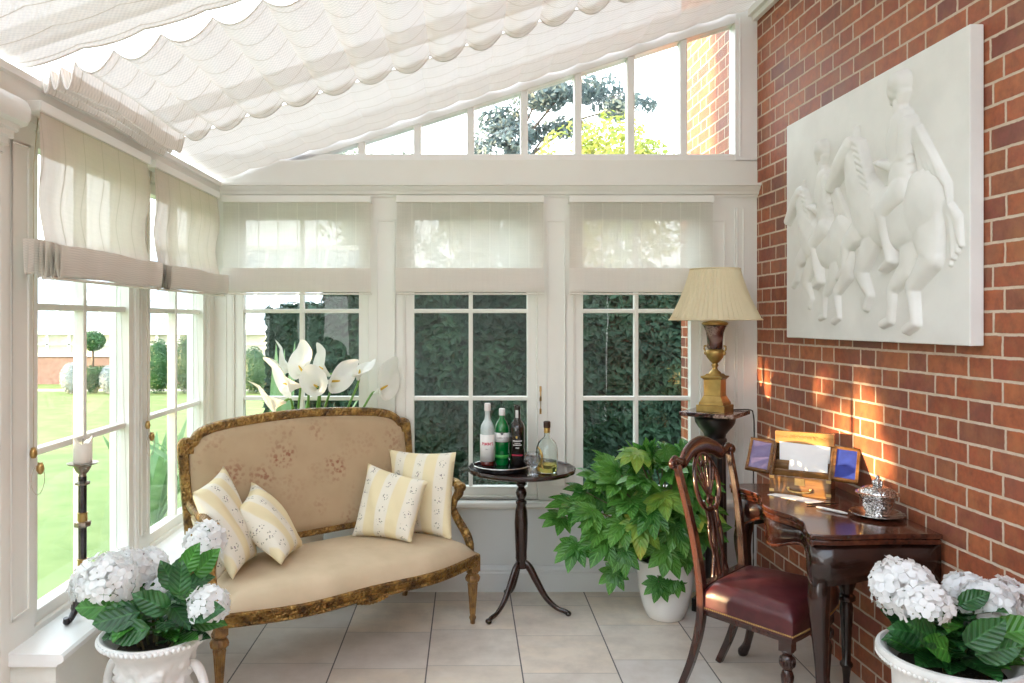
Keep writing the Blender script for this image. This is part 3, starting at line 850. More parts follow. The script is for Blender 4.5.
# ------------------------------------------------------------------ tripod wine table
tt = thing('tripod_table', 'small dark tripod table with scalloped round top carrying the bottles', 'table', (.285, 4.095, 0))
mb = MB(); seg = 96
def scal(r, k=1.): return lambda a: r*(1+.016*k*abs(cos(a*8))-.010*k)
def ring_l(rows):
    vs = []; fs = []
    for r, z, kk in rows:
        for q in range(seg):
            a = 2*pi*q/seg; rr = r*(1+kk*(.022*abs(cos(a*9))-.012))
            vs.append((rr*cos(a), rr*sin(a), z))
    n = len(rows)
    for i in range(n-1):
        for q in range(seg): fs.append((i*seg+q, i*seg+(q+1) % seg, (i+1)*seg+(q+1) % seg, (i+1)*seg+q))
    fs.append(tuple(reversed(range(seg)))); fs.append(tuple((n-1)*seg+q for q in range(seg)))
    mb.add(vs, fs)
ring_l([(r, z_+.049, k_) for r, z_, k_ in [(.10, .690, 0), (.265, .693, 0), (.284, .700, 1), (.289, .712, 1), (.284, .721, 1), (.277, .721, 1), (.270, .712, 1), (.255, .708, 0), (.02, .708, 0)]])
mb.build('tabletop', M['mahog'], tt, smooth=40)
mb = MB()
mb.lathe([(.0, .215), (.030, .215), (.033, .235), (.028, .25), (.031, .262), (.030, .29), (.034, .36), (.036, .44), (.032, .50), (.024, .530), (.030, .538), (.030, .548), (.018, .556), (.026, .572), (.030, .590), (.024, .608), (.016, .618), (.026, .628), (.027, .638), (.018, .648), (.030, .668), (.050, .682), (.062, .692), (0, .692)], 28, M=Matrix.Diagonal((1, 1, .741/.692, 1)))
mb.build('column', M['mahog'], tt, smooth=50)
for a in (radians(-135), radians(-18), radians(105)):
    d = Vector((cos(a), sin(a), 0))
    pth = smoothpath([d*.012+Vector((0, 0, .262)), d*.045+Vector((0, 0, .235)), d*.085+Vector((0, 0, .165)), d*.135+Vector((0, 0, .085)), d*.19+Vector((0, 0, .038)), d*.235+Vector((0, 0, .024)), d*.252+Vector((0, 0, .015))], 5)
    mb = MB(); mb.tube(pth, lerpl([.019, .021, .019, .016, .013, .013, .014], 5), 10, sx=.75)
    mb.ball(tuple(d*.254+Vector((0, 0, .014))), (.017, .017, .0142), 12, 8)
    mb.build('leg', M['mahog'], tt, smooth=60)

# ------------------------------------------------------------------ side chair
chair = thing('side_chair', 'dark mahogany side chair with burgundy leather seat pulled up to the writing table', 'chair', (1.240, 3.150, 0), radians(-45))
def leather_material():
    m, nt, out = newmat('burgundy_leather'); b = NB(nt)
    co = b.coord()
    c = b.ramp(b.noise(co, 7., 4., .6), [(.3, (.030, .007, .009)), (.55, (.080, .015, .018)), (.75, (.125, .030, .030))])
    cr = b.voro(co, 240., 'Distance'); n = b.noise(co, 18., 4.)
    nt.links.new(b.pbsdf(c, b.m('ADD', .24, b.m('MULTIPLY', n, .22)), 0., b.bump(b.m('ADD', b.m('MULTIPLY', cr, .4), n), .25, .003), .5), out.inputs[0]); return m
M['leather'] = leather_material()
DX = .19; RW = .195; FW = .235; ZS = .475
def cseat(u, v, zz=None):
    # u: rear -> front, v: camera side (-1) .. far side (+1)
    x = -DX+2*DX*u; w = RW+(FW-RW)*u; y = w*(2*v-1)
    x += .018*u*(1-(2*v-1)**2)
    if zz is not None: return Vector((x*zz[1], y*zz[1], zz[0]))
    e = min(1, min(u, 1-u)/.10)*min(1, min(v, 1-v)/.09); e = 1-(1-e)**2.4
    return Vector((x, y, .440+.032*e+.016*sin(pi*u)*sin(pi*v)))
mb = MB(); nu = 22
mb.grid(lambda u, v: cseat(u, v), nu, nu)
mb.grid(lambda u, v: cseat(u, v, (.362, 1.0)), nu, nu)
edge = [(i/(nu-1), 0) for i in range(nu)]+[(1, j/(nu-1)) for j in range(1, nu)]+[(1-i/(nu-1), 1) for i in range(1, nu)]+[(0, 1-j/(nu-1)) for j in range(1, nu-1)]
vs = []
for zz in (None, (.415, 1.012), (.362, 1.004)):
    vs += [cseat(u, v, zz) for u, v in edge]
n = len(edge)
mb.add(vs, [(r*n+i, r*n+(i+1) % n, (r+1)*n+(i+1) % n, (r+1)*n+i) for r in range(2) for i in range(n)])
seat = mb.build('seat', M['leather'], chair, smooth=70)
mb = MB()
for i in range(n):
    a = Vector(cseat(*edge[i], (.372, 1.008))); c = Vector(cseat(*edge[(i+1) % n], (.372, 1.008)))
    mb.ball(tuple(a), .0042, 6, 4); mb.ball(tuple((a+c)/2), .0042, 6, 4)
mb.build('nail_heads', M['brass'], seat, smooth=80)
mb = MB(); ins = [(u, v) for u, v in edge]
vs = [cseat(u, v, (z, s)) for z, s in ((.338, .955), (.368, .985)) for u, v in ins]
mb.add(vs, [(i, (i+1) % n, n+(i+1) % n, n+i) for i in range(n)]+[tuple(range(n)), tuple(range(n, 2*n))])
mb.build('seat_frame', M['mahogc'], chair, smooth=30)
# front legs: turned
cl = [(0, 0), (.012, 0), (.013, .03), (.017, .05), (.014, .06), (.020, .16), (.024, .205), (.019, .222), (.016, .228), (.024, .240), (.028, .258), (.024, .276), (.016, .284), (.020, .292), (.026, .30), (.024, .304)]
for s in (-1, 1):
    mb = MB(); p = (DX-.035, s*(FW-.04), 0)
    mb.lathe(cl, 20, p); mb.box(p[0]-.024, p[0]+.024, p[1]-.024, p[1]+.024, .30, .372)
    for q in range(14):
        a = 2*pi*q/14; mb.ball((p[0]+.026*cos(a), p[1]+.026*sin(a), .258), (.005, .005, .017), 6, 5)
    mb.build('leg', M['mahogc'], chair, smooth=50)
# rear legs run on upwards as the back posts
EAR = []
sq = [(-.017, -.014), (.017, -.014), (.017, .014), (-.017, .014)]
for s in (-1, 1):
    pts = [(-DX-.115, s*.168, 0), (-DX-.060, s*.175, .14), (-DX-.018, s*.185, .30), (-DX-.010, s*.190, .44), (-DX-.026, s*.202, .60), (-DX-.058, s*.220, .78), (-DX-.098, s*.236, .950)]
    pth = smoothpath(pts, 5); EAR.append(pth[-1])
    mb = MB(); mb.sweep(pth, sq, (1, 0, 0), scale=lerpl([.95, 1.02, 1.12, 1.15, 1.02, .92, .88], 5))
    mb.build('leg', M['mahogc'], chair, smooth=40, bevel=.003)
# crest rail: raised centre, dips, rolled ears
xb = lambda z: -DX-.010-.165*max(0, (z-.44))**1.2*1.0
def cr(y, z): return Vector((-DX-.012-.088*((z-.44)/.51)**1.4-.012*(1-(y/.25)**2), y, z))
cp = [(-.262, .958), (-.240, .972), (-.205, .958), (-.165, .955), (-.120, .978), (-.060, .996), (0, 1.002)]
cp = cp+[(-y, z) for y, z in cp[-2::-1]]
pth = smoothpath([cr(y, z) for y, z in cp], 5); n = len(pth)
rad = []
for i in range(n):
    t = abs(2*i/(n-1)-1); rad.append(.024 if t > .93 else (.019 if t > .55 else .030+.012*(1-t/.55)))
mb = MB(); mb.tube(pth, rad, 10, sx=.45, up=(1, 0, 0)) if False else mb.sweep(pth, [(.020*cos(2*pi*k/10), .55*.020*sin(2*pi*k/10)) for k in range(10)], (1, 0, 0), scale=[r/.020 for r in rad])
for s in (0, -1): mb.ball(tuple(pth[s]), (.017, .022, .022), 12, 8)
mb.build('crest_rail', M['mahogc'], chair, smooth=70)
# pierced splat: oval with a fan of ribs, then strands running down to the shoe
mb = MB()
oval = [cr(.098*sin(t)*(1.0-.10*cos(t)), .850+.122*cos(t)) for t in [2*pi*i/28 for i in range(28)]]
mb.tube(oval, .0105, 8, closed=True, up=(1, 0, 0))
hub = cr(0, .772)
for q in range(7):
    a = radians(-63+21*q)
    e_ = cr(.096*sin(a)*1.02, .840+.125*cos(a)*.98)
    mid = (hub+e_)/2+Vector((0, .006*sin(a), .004))
    mb.tube(smoothpath([hub, mid, e_], 4), lerpl([.0035, .0042, .006], 4), 6, up=(1, 0, 0))
mb.ball(tuple(hub), (.011, .024, .022), 12, 8)
mb.ball(tuple(cr(0, .925)), (.009, .022, .016), 12, 8)
for s in (-1, 1):
    mb.tube(smoothpath([cr(s*.020, .745), cr(s*.016, .66), cr(s*.032, .56), cr(s*.062, .468), cr(s*.066, .44)], 5), .0085, 8, up=(1, 0, 0))
    mb.tube(smoothpath([cr(s*.060, .775), cr(s*.040, .70), cr(s*.052, .62), cr(s*.034, .54), cr(s*.026, .45)], 5), .0075, 8, up=(1, 0, 0))
    mb.ball(tuple(cr(s*.043, .665)), (.008, .016, .018), 10, 6)
mb.tube([cr(0, .76), cr(0, .45)], .0075, 8, up=(1, 0, 0))
mb.build('splat', M['mahogc'], chair, smooth=70)
mb = MB(); mb.box(-DX-.030, -DX+.006, -.185, .185, .395, .462); mb.build('rear_rail', M['mahogc'], chair, smooth=0, bevel=.004)
for a, c in (((-DX-.03, .18, .15), (DX-.035, .195, .15)), ((-DX-.03, -.18, .15), (DX-.035, -.195, .15))): pass

# ------------------------------------------------------------------ writing table (folded card table)
desk = thing('writing_table', 'glossy dark mahogany serpentine writing table against the brick wall', 'desk', (1.48, 3.16, 0))
O = Vector(desk.location)
Y0, Y1 = 2.735, 3.585
def fx(y):                                     # serpentine front edge
    t = (y-Y0)/(Y1-Y0)
    return 1.254-.026*cos(4*pi*t)*1.0-.004
def dx_out(off=0., n=48, back=None):
    pts = []
    for i in range(n+1):
        t = i/n; y = Y0+(Y1-Y0)*t; pts.append((fx(y)+off-O.x, y-O.y+(off if i == 0 else -off if i == n else off*(1-2*t))))
    # side ends gently waved as well
    xe = (XR(3.1)-.012)-O.x
    def side(y, sg): return [(fx(Y0)+off-O.x+(xe-fx(Y0)-off+O.x)*u, y-O.y+sg*(off-.016*sin(pi*u*2)*(1-u))) for u in (.15, .3, .45, .6, .75, .9, 1.)]
    far = side(Y1, -1); near = side(Y0, 1)
    return pts+far+near[::-1]
def cw(p): return p[::-1]
mb = MB()
mb.prism(dx_out(.0)[::-1], .768, .787); mb.prism(dx_out(.004)[::-1], .747, .766)
mb.build('tabletop', M['mahogr'], desk, smooth=30, bevel=.004)
mb = MB(); po = dx_out(.026)
# frieze with a shaped lower edge
n = len(po); zs = []
for i, (x, y) in enumerate(po):
    if i <= 48:
        t = i/48; zs.append(.655-.040*cos(4*pi*t)*.7-.035*abs(2*t-1)**3)
    else: zs.append(.600+.03*(1-abs((i-49)%7-3)/3))
vs = [(x, y, .747) for x, y in po]+[(x, y, z) for (x, y), z in zip(po, zs)]
mb.add(vs, [(i, (i+1) % n, n+(i+1) % n, n+i) for i in range(n)])
mb.build('frieze', M['mahog'], desk, smooth=35, solid=.018)
mb = MB(); path = [Vector((x-.004 if i <= 48 else x, y, zs[i]+.004)) for i, (x, y) in enumerate(po)]
mb.tube(path[:49], .007, 8); mb.tube([Vector((x-.002, y, .744)) for x, y in dx_out(.018)[:49]], .006, 8)
mb.build('frieze_beading', M['mahogr'], desk, smooth=70)
def cabriole(px, py, dx, dy, top=.66):
    D = Vector((dx, dy, 0)); B = Vector((px-O.x, py-O.y, 0))
    pth = smoothpath([B+D*.0+Vector((0, 0, .70)), B+D*.012+Vector((0, 0, .63)), B+D*.030+Vector((0, 0, .545)), B+D*.022+Vector((0, 0, .44)), B+D*-.004+Vector((0, 0, .30)), B+D*-.014+Vector((0, 0, .17)), B+D*.004+Vector((0, 0, .07)), B+D*.028+Vector((0, 0, .018)), B+D*.034+Vector((0, 0, .0))], 5)
    mb = MB(); mb.tube(pth, lerpl([.034, .037, .040, .033, .024, .019, .017, .024, .016], 5), 12, up=(1, 0, 0))
    return mb
for (px, py, dx, dy) in ((1.292, 2.800, -.6, -.8), (1.292, 3.525, -.6, .8)):
    mb = cabriole(px, py, dx, dy); L_ = mb.build('leg', M['mahog'], desk, smooth=70)
# plainer turned wall-side legs with square knees, one swung out as a gate
tl = [(0, 0), (.012, 0), (.014, .05), (.018, .085), (.026, .095), (.026, .105), (.017, .115), (.021, .22), (.027, .34), (.022, .365), (.036, .375), (.036, .39), (.024, .40), (.042, .46), (.052, .54), (.045, .60), (.040, .66), (.040, .74)]
for (px, py) in ((1.640, 2.815), (1.600, 3.235), (1.640, 3.515)):
    mb = MB(); mb.lathe(tl, 20, (px-O.x, py-O.y, 0)); mb.build('leg', M['mahog'], desk, smooth=60)
mb = MB(); mb.box(1.585-O.x, 1.615-O.x, 3.235-O.y, 3.52-O.y, .67, .742); mb.build('gate_rail', M['mahog'], desk, smooth=0, bevel=.003)

# ------------------------------------------------------------------ pedestal and lamp
def marble_material():
    m, nt, out = newmat('rouge_marble'); b = NB(nt)
    co = b.coord()
    n = b.noise(co, 11., 6., .65)
    v = b.ramp(b.voro(co, 24., 'Distance', 'SMOOTH_F1'), [(.30, (.02, .006, .006)), (.5, (.07, .02, .016)), (.62, (.17, .09, .075))])
    col = b.mix(b.ramp(n, [(.52, (0, 0, 0)), (.58, (1, 1, 1)), (.63, (0, 0, 0))]), v, (.32, .22, .18, 1))
    nt.links.new(b.pbsdf(col, .2, 0., None, .5, .3), out.inputs[0]); return m
M['marble'] = marble_material()
M['ebony'] = pm('ebonised_wood', (.012, .010, .010), .28, col2=(.022, .018, .016), scale=14, coat=.3)
PX, PY = 1.325, 4.105
ped = thing('pedestal', 'dark fluted column pedestal with square red marble top behind the chair', 'pedestal', (PX, PY, 0), radians(-36.7))
mb = MB(); mb.box(-.144, .144, -.144, .144, 1.045, 1.068); mb.build('top_slab', M['marble'], ped, smooth=0, bevel=.005)
mb = MB()
mb.lathe([(.088, .07), (.090, .085), (.082, .10), (.070, .11), (.074, .12), (.064, .135)], 32)
mb.lathe([(.062, .13), (.058, .55), (.052, .905)], 60, flute=12, famp=.055)
mb.lathe([(.056, .90), (.062, .908), (.062, .918), (.054, .926), (.058, .945), (.070, .962), (.090, .985), (.102, 1.005), (.108, 1.03), (.100, 1.045)], 32)
mb.build('shaft', M['ebony'], ped, smooth=35)
mb = MB(); mb.box(-.095, .095, -.095, .095, 0, .07); mb.build('plinth', M['ebony'], ped, smooth=0, bevel=.005)

lamp = thing('table_lamp', 'gilt and marble urn table lamp with pleated cream shade on the pedestal', 'lamp', (PX, PY, 1.068), radians(-36.7))
M['gold'] = pm('antique_gilt_brass', (.46, .32, .11), .38, .8, col2=(.30, .19, .06), scale=14, bump=.05)
def z(v): return v-1.068
mb = MB()
def frus(h0, h1, z0, z1):
    vs = [(sx*h0, sy*h0, z0) for sx, sy in ((-1, -1), (1, -1), (1, 1), (-1, 1))]+[(sx*h1, sy*h1, z1) for sx, sy in ((-1, -1), (1, -1), (1, 1), (-1, 1))]
    mb.add(vs, [(3, 2, 1, 0), (4, 5, 6, 7)]+[(i, (i+1) % 4, 4+(i+1) % 4, 4+i) for i in range(4)])
frus(.076, .076, 0, z(1.102)); frus(.066, .064, z(1.102), z(1.118)); frus(.062, .046, z(1.118), z(1.152))
frus(.045, .045, z(1.152), z(1.238)); frus(.045, .058, z(1.238), z(1.250)); frus(.058, .058, z(1.250), z(1.256)); frus(.045, .035, z(1.256), z(1.268))
mb.build('base', M['gold'], lamp, smooth=0, bevel=.002)
mb = MB()
mb.lathe([(.034, z(1.266)), (.030, z(1.276)), (.016, z(1.288)), (.012, z(1.30)), (.018, z(1.312)), (.014, z(1.322)), (.028, z(1.338)), (.042, z(1.356)), (.049, z(1.378)), (.046, z(1.392)), (.036, z(1.400))], 32, flute=14, famp=.02)
for s in (-1, 1):
    mb.tube(smoothpath([(s*.044, 0, z(1.385)), (s*.056, 0, z(1.395)), (s*.058, 0, z(1.412)), (s*.046, 0, z(1.418))], 5), .005, 8)
    mb.ball((s*.05, 0, z(1.378)), (.010, .012, .012), 10, 6)
mb.build('lamp_urn', M['gold'], lamp, smooth=50); mb = MB()
mb.lathe([(.050, z(1.524)), (.066, z(1.530)), (.068, z(1.538)), (.060, z(1.546)), (.03, z(1.552)), (.008, z(1.558)), (.008, z(1.66)), (0, z(1.66))], 32)
mb.build('shade_holder', M['gold'], lamp, smooth=50)
mb = MB(); mb.lathe([(.036, z(1.400)), (.040, z(1.410)), (.041, z(1.45)), (.046, z(1.49)), (.056, z(1.516)), (.062, z(1.526))], 36)
mb.build('vase', M['marble'], lamp, smooth=60)
def shade_material():
    m, nt, out = newmat('pleated_silk_shade'); b = NB(nt)
    col = b.mix(b.noise(b.coord(), 14.), (.86, .77, .56, 1), (.80, .71, .50, 1))
    d = b.n('ShaderNodeBsdfDiffuse'); b.put(d.inputs[0], col); t = b.n('ShaderNodeBsdfTranslucent'); b.put(t.inputs[0], col)
    mx = b.n('ShaderNodeMixShader'); mx.inputs[0].default_value = .4
    nt.links.new(d.outputs[0], mx.inputs[1]); nt.links.new(t.outputs[0], mx.inputs[2]); nt.links.new(mx.outputs[0], out.inputs[0]); return m
M['shade'] = shade_material()
mb = MB(); np_ = 54
def shp(u, v):
    a = 2*pi*u; zz = 1.555+(1.829-1.555)*v
    r = .238+(.128-.238)*v-.010*sin(pi*v)
    ph = (u*np_) % 1.0
    r += .0055*(1-.4*v)*(ph-.5 if ph < .85 else (1-ph)/.15*.35-.0)
    return Vector((r*cos(a), r*sin(a), z(zz)))
mb.grid(shp, np_*5, 8, cu=True)
sh = mb.build('lamp_shade', M['shade'], lamp, smooth=20)
for zz, r in ((1.557, .2385), (1.827, .1285)):
    mb = MB(); mb.tube([(r*cos(a), r*sin(a), z(zz)) for a in [2*pi*i/64 for i in range(64)]], .0045, 6, closed=True); mb.build('shade_trim', M['shade'], sh, smooth=80)
M['flex'] = pm('dark_flex', (.03, .025, .02), .5)
mb = MB()
cpth = [(.07, .07, .004), (.145, .125, .004), (.160, .138, -.02), (.168, .13, -.12), (.172, .10, -.4), (.175, .09, -.75), (.172, .10, -.95), (.18, .08, -1.060)]
mb.tube(smoothpath(cpth, 6), .0035, 6); mb.build('power_cord', M['flex'], lamp, smooth=80)
# ------------------------------------------------------------------ plaster relief panel on the brick wall
M['plaster'] = pm('white_plaster', (.72, .705, .68), .6, col2=(.65, .635, .61), scale=5., bump=.06, bscale=40)
RU, RV, RT = 1.352, 1.078, .052
RY0, RZ0 = 3.91, 1.466
nu, nv = 360, 286
U, V = np.meshgrid(np.linspace(0, RU, nu), np.linspace(0, RV, nv), indexing='ij')
H = np.zeros_like(U)
def cap(pts, rs, amp, base=0.):
    """rounded limb along a polyline with changing radius, raised from the ground"""
    global H
    for (a, b_), (r0, r1) in zip(zip(pts, pts[1:]), zip(rs, rs[1:])):
        ax, ay = a; dx, dy = b_[0]-ax, b_[1]-ay; L2 = dx*dx+dy*dy+1e-9
        t = np.clip(((U-ax)*dx+(V-ay)*dy)/L2, 0, 1)
        d = np.hypot(U-ax-t*dx, V-ay-t*dy); r = r0+(r1-r0)*t
        h = np.sqrt(np.clip(1-(d/r)**2, 0, 1))
        H = np.maximum(H, np.where(d < r, base*np.clip(h*1.5, 0, 1)+amp*h*np.minimum(1, r/.05)**.5, 0))
def ell(c, rx, ry, ang, amp, base=0.):
    global H
    ca, sa = cos(ang), sin(ang); x = (U-c[0])*ca+(V-c[1])*sa; y = -(U-c[0])*sa+(V-c[1])*ca
    q = 1-(x/rx)**2-(y/ry)**2; h = np.sqrt(np.clip(q, 0, 1))
    H = np.maximum(H, np.where(q > 0, base*np.clip(h*1.5, 0, 1)+amp*h, 0))
def horse(ox, oy, k, b):
    P = lambda *q: [(ox+x*k, oy+y*k) for x, y in q]
    for i in range(4): cap(P((.25, .05), (.31+.012*i, -.05), (.31+.018*i, -.20+.02*i)), [.022*k, .022*k, .010*k], .016+.006*(i % 2), b*.6)   # tail strands
    ell(P((.02, 0))[0], .27*k, .130*k, -.12, .040, b)
    ell(P((.17, .02))[0], .13*k, .14*k, 0, .043, b); ell(P((-.17, .05))[0], .12*k, .135*k, .3, .043, b)
    cap(P((-.19, .08), (-.26, .20), (-.285, .31)), [.115*k, .078*k, .056*k], .040, b)            # neck
    cap(P((-.29, .335), (-.36, .285), (-.435, .215), (-.455, .195)), [.050*k, .047*k, .031*k, .030*k], .044, b+.006)  # head
    cap(P((-.315, .30), (-.36, .26)), [.034*k, .026*k], .050, b+.006)                            # cheek
    cap(P((-.268, .36), (-.262, .41)), [.017*k, .006*k], .034, b+.004); cap(P((-.345, .312), (-.352, .308)), [.009*k, .008*k], .054, b+.006)
    for i in range(11): cap(P((-.262+.012*i, .352-.030*i), (-.225+.014*i, .335-.032*i), (-.195+.014*i, .295-.034*i)), [.015*k, .016*k, .006*k], .056, b+.006)
    cap(P((-.33, .315), (-.30, .23), (-.20, .15)), [.006*k, .006*k, .006*k], .052, b+.006)       # rein
    cap(P((-.20, .0), (-.33, -.07), (-.35, -.17), (-.40, -.205)), [.075*k, .043*k, .025*k, .022*k], .032, b)
    cap(P((-.335, -.075), (-.33, -.078)), [.035*k, .033*k], .036, b)
    cap(P((-.14, -.05), (-.24, -.19), (-.17, -.29), (-.20, -.335)), [.07*k, .040*k, .024*k, .022*k], .028, b*.6)
    cap(P((.19, -.02), (.22, -.17), (.11, -.27), (.13, -.40), (.075, -.425)), [.11*k, .055*k, .030*k, .022*k, .020*k], .034, b)
    cap(P((.115, -.265), (.108, -.275)), [.034*k, .030*k], .036, b)
    cap(P((.12, -.06), (.08, -.20), (-.02, -.27), (-.03, -.39), (-.085, -.405)), [.09*k, .052*k, .028*k, .021*k, .019*k], .026, b*.6)
    for i in range(3): cap(P((-.02+.05*i, -.10), (.0+.05*i, -.02)), [.006*k, .004*k], .044, b)
def rider(ox, oy, k, b, lean):
    P = lambda *q: [(ox+x*k+lean*y*k, oy+y*k) for x, y in q]
    for i in range(8):                                                                            # cloak folds behind
        cap(P((.045+.008*i, .26-.006*i), (.10+.018*i, .10-.012*i), (.11+.020*i, -.06+.006*i), (.11+.021*i, -.17+.012*i)), [.017*k, .018*k, .015*k, .008*k], .014+.020*(i % 2), b*.6)
    cap(P((.0, .0), (.005, .10), (-.005, .20), (.01, .26)), [.078*k, .066*k, .078*k, .062*k], .040, b)
    for i in range(7): cap(P((-.068, .262-.034*i), (-.02, .236-.036*i), (.03, .242-.034*i), (.07, .27-.034*i)), [.004*k, .011*k, .011*k, .005*k], .060, b)
    for i in range(6): cap(P((-.05+.02*i, .05), (-.065+.028*i, -.03), (-.06+.034*i, -.075)), [.007*k, .014*k, .010*k], .060, b)  # tunic skirt
    cap(P((.008, .29), (.0, .345)), [.034*k, .029*k], .038, b)
    ell(P((-.006, .400))[0], .046*k, .058*k, .12, .046, b); cap(P((-.046, .402), (-.057, .388)), [.008*k, .009*k], .040, b); cap(P((-.040, .362), (-.030, .352)), [.014*k, .016*k], .044, b)
    ell(P((.012, .416))[0], .050*k, .052*k, .3, .056, b); cap(P((.028, .375), (.022, .345)), [.028*k, .018*k], .046, b)   # hair
    cap(P((.055, .245), (.035, .13), (-.03, .10), (-.125, .135)), [.038*k, .031*k, .026*k, .018*k], .044, b+.008); cap(P((-.125, .135), (-.15, .14)), [.020*k, .012*k], .046, b+.008)
    cap(P((.01, .0), (-.10, -.065), (-.085, -.15), (-.070, -.25)), [.068*k, .050*k, .036*k, .022*k], .046, b+.008); cap(P((-.070, -.255), (-.13, -.285)), [.022*k, .014*k], .044, b+.008)
relief = thing('wall_relief', 'large white plaster relief of riders on horses hung on the brick wall', 'relief', (0, RY0, RZ0))
mb = MB(); a, c = XR(RY0), XR(RY0-RU)
mb.prism([(a-RT, 0), (c-RT, -RU), (c-.004, -RU), (a-.004, 0)][::-1], 0, RV)
mb.build('slab', M['plaster'], relief, smooth=0, bevel=.004)
def carve(name, fn, gain=1.):
    global H
    H = np.zeros_like(U); fn(); Hs = H.copy()
    Hp = np.pad(Hs, 1, mode='edge'); Hs = (Hp[1:-1, 1:-1]*4+Hp[:-2, 1:-1]+Hp[2:, 1:-1]+Hp[1:-1, :-2]+Hp[1:-1, 2:])/8
    Hs = Hs*gain+np.where(H > 0, .0010*np.sin(U*70+V*31)*np.sin(V*47-U*13), 0)
    on = Hs > 1e-4; idx = -np.ones(U.shape, int); vs = []; fs = []
    cell = on[:-1, :-1] | on[1:, :-1] | on[:-1, 1:] | on[1:, 1:]
    for i, j in zip(*np.nonzero(cell)):
        f = []
        for p, q in ((i, j), (i, j+1), (i+1, j+1), (i+1, j)):
            if idx[p, q] < 0:
                idx[p, q] = len(vs); y = -U[p, q]; vs.append((XR(RY0+y)-RT+.001-Hs[p, q], y, V[p, q]))
            f.append(idx[p, q])
        fs.append(f)
    mb = MB(); mb.add(vs, fs); mb.build(name, M['plaster'], relief, smooth=50, weld=False)
carve('horse', lambda: horse(.415, .43, .82, .002), .8)
carve('rider', lambda: rider(.415, .50, .90, .006, -.10), .8)
carve('horse', lambda: horse(.945, .485, 1.02, .012), .85)
carve('rider', lambda: rider(1.00, .575, 1.00, .016, -.05), .82)

# ------------------------------------------------------------------ bottles on the tripod table
TT = .757
M['trayblack'] = pm('black_lacquer', (.012, .012, .014), .15, coat=.5)
M['silver'] = pm('polished_silver', (.80, .79, .77), .16, 1., col2=(.55, .54, .53), scale=60)
tray = thing('drinks_tray', 'round black tray with bright silver rim under the three bottles', 'tray', (.178, 4.095, TT+.0005))
mb = MB(); mb.lathe([(0, 0), (.140, 0), (.146, .003), (.150, .022), (.147, .022), (.143, .006), (0, .006)], 56); mb.build('tray_body', M['trayblack'], tray, smooth=40)
mb = MB(); mb.tube([(.1485*cos(a), .1485*sin(a), .023) for a in [2*pi*i/64 for i in range(64)]], .0035, 8, closed=True); mb.build('rim', M['silver'], tray, smooth=80)
TZ = TT+.007
M['clear'] = solidglass('clear_bottle_glass', (.96, .99, .98))
M['green'] = pm('green_bottle_glass', (.0, .115, .02), .06, col2=(.0, .17, .03), scale=9, coat=.6)
M['black'] = pm('near_black_bottle_glass', (.010, .007, .006), .06, coat=.6)
M['label'] = pm('white_paper_label', (.82, .81, .79), .6)
M['ink_red'] = pm('crimson_ink', (.55, .03, .08), .5); M['ink_dark'] = pm('dark_ink', (.06, .06, .07), .5)
M['ink_white'] = pm('pale_ink', (.72, .72, .70), .5); M['cap_white'] = pm('pale_cap', (.80, .78, .77), .4)
M['redliq'] = pm('dark_red_cordial', (.10, .008, .006), .08, coat=.5)
M['amber'] = solidglass('amber_spirit', (.97, .88, .48)); M['brown'] = pm('brown_stopper', (.05, .018, .010), .45)
M['gilt_foil'] = pm('gilt_foil', (.65, .47, .16), .3, .9, col2=(.42, .28, .08), scale=60)
M['neckglass'] = pm('pale_bottle_glass', (.42, .50, .50), .05, col2=(.55, .62, .62), scale=20, coat=.6)
def wrap(mb, vs, fs, r, a0, z0):
    """bend flat lettering round a bottle of radius r; a0 faces the viewer"""
    mb.add([((r+v[2])*sin(v[0]/r+a0), -(r+v[2])*cos(v[0]/r+a0), v[1]+z0) for v in vs], fs)
def band(r, z0, z1, a0, a1, n=24, shape=None):
    mb = MB()
    mb.grid(lambda u, v: Vector((r*sin(a0+(a1-a0)*u), -r*cos(a0+(a1-a0)*u), z0+(z1-z0)*v)), n, 2); return mb
def bottle(name, label, loc, prof, mat, seg=40, flute=0, famp=0.):
    e = thing(name, label, 'bottle', loc, -atan2(loc[0], loc[1]), None)
    mb = MB(); mb.lathe(prof, seg, flute=flute, famp=famp); mb.build('glass', mat, e, smooth=50); return e
def words(e, txt, size, r, zc, mat, name='lettering', bold=0., a0=0.):
    mb = MB(); vs, fs = textmesh(txt, size, .0002, bold); wrap(mb, vs, fs, r, a0, zc); return mb.build(name, mat, e, smooth=0)
# tall clear bottle with red script, dark red dregs
e = bottle('cordial_bottle', 'tall clear bottle with white label and crimson lettering on the tray', (.106, 4.160, TZ), [(0, 0), (.034, 0), (.0385, .006), (.0385, .20), (.036, .218), (.026, .236), (.017, .252), (.0145, .275), (.0145, .300), (.0155, .302)], M['neckglass'])
mb = MB(); mb.lathe([(0.0, .0005), (.0345, .0005), (.0392, .006), (.0392, .026), (.0385, .027)], 36); mb.build('cordial', M['redliq'], e, smooth=40)
lb = band(.0396, .030, .172, -1.6, 1.6).build('label', M['label'], e, smooth=80, solid=.0006)
words(lb, "PIMM'S", .0225, .0402, .122, M['ink_red'], bold=.0004)
words(lb, "No 1", .010, .0400, .094, M['ink_dark'])
mb = MB(); mb.lathe([(.0, .298), (.0165, .298), (.0175, .304), (.0165, .336), (.015, .339), (0, .339)], 28); mb.build('cap', M['cap_white'], e, smooth=40)
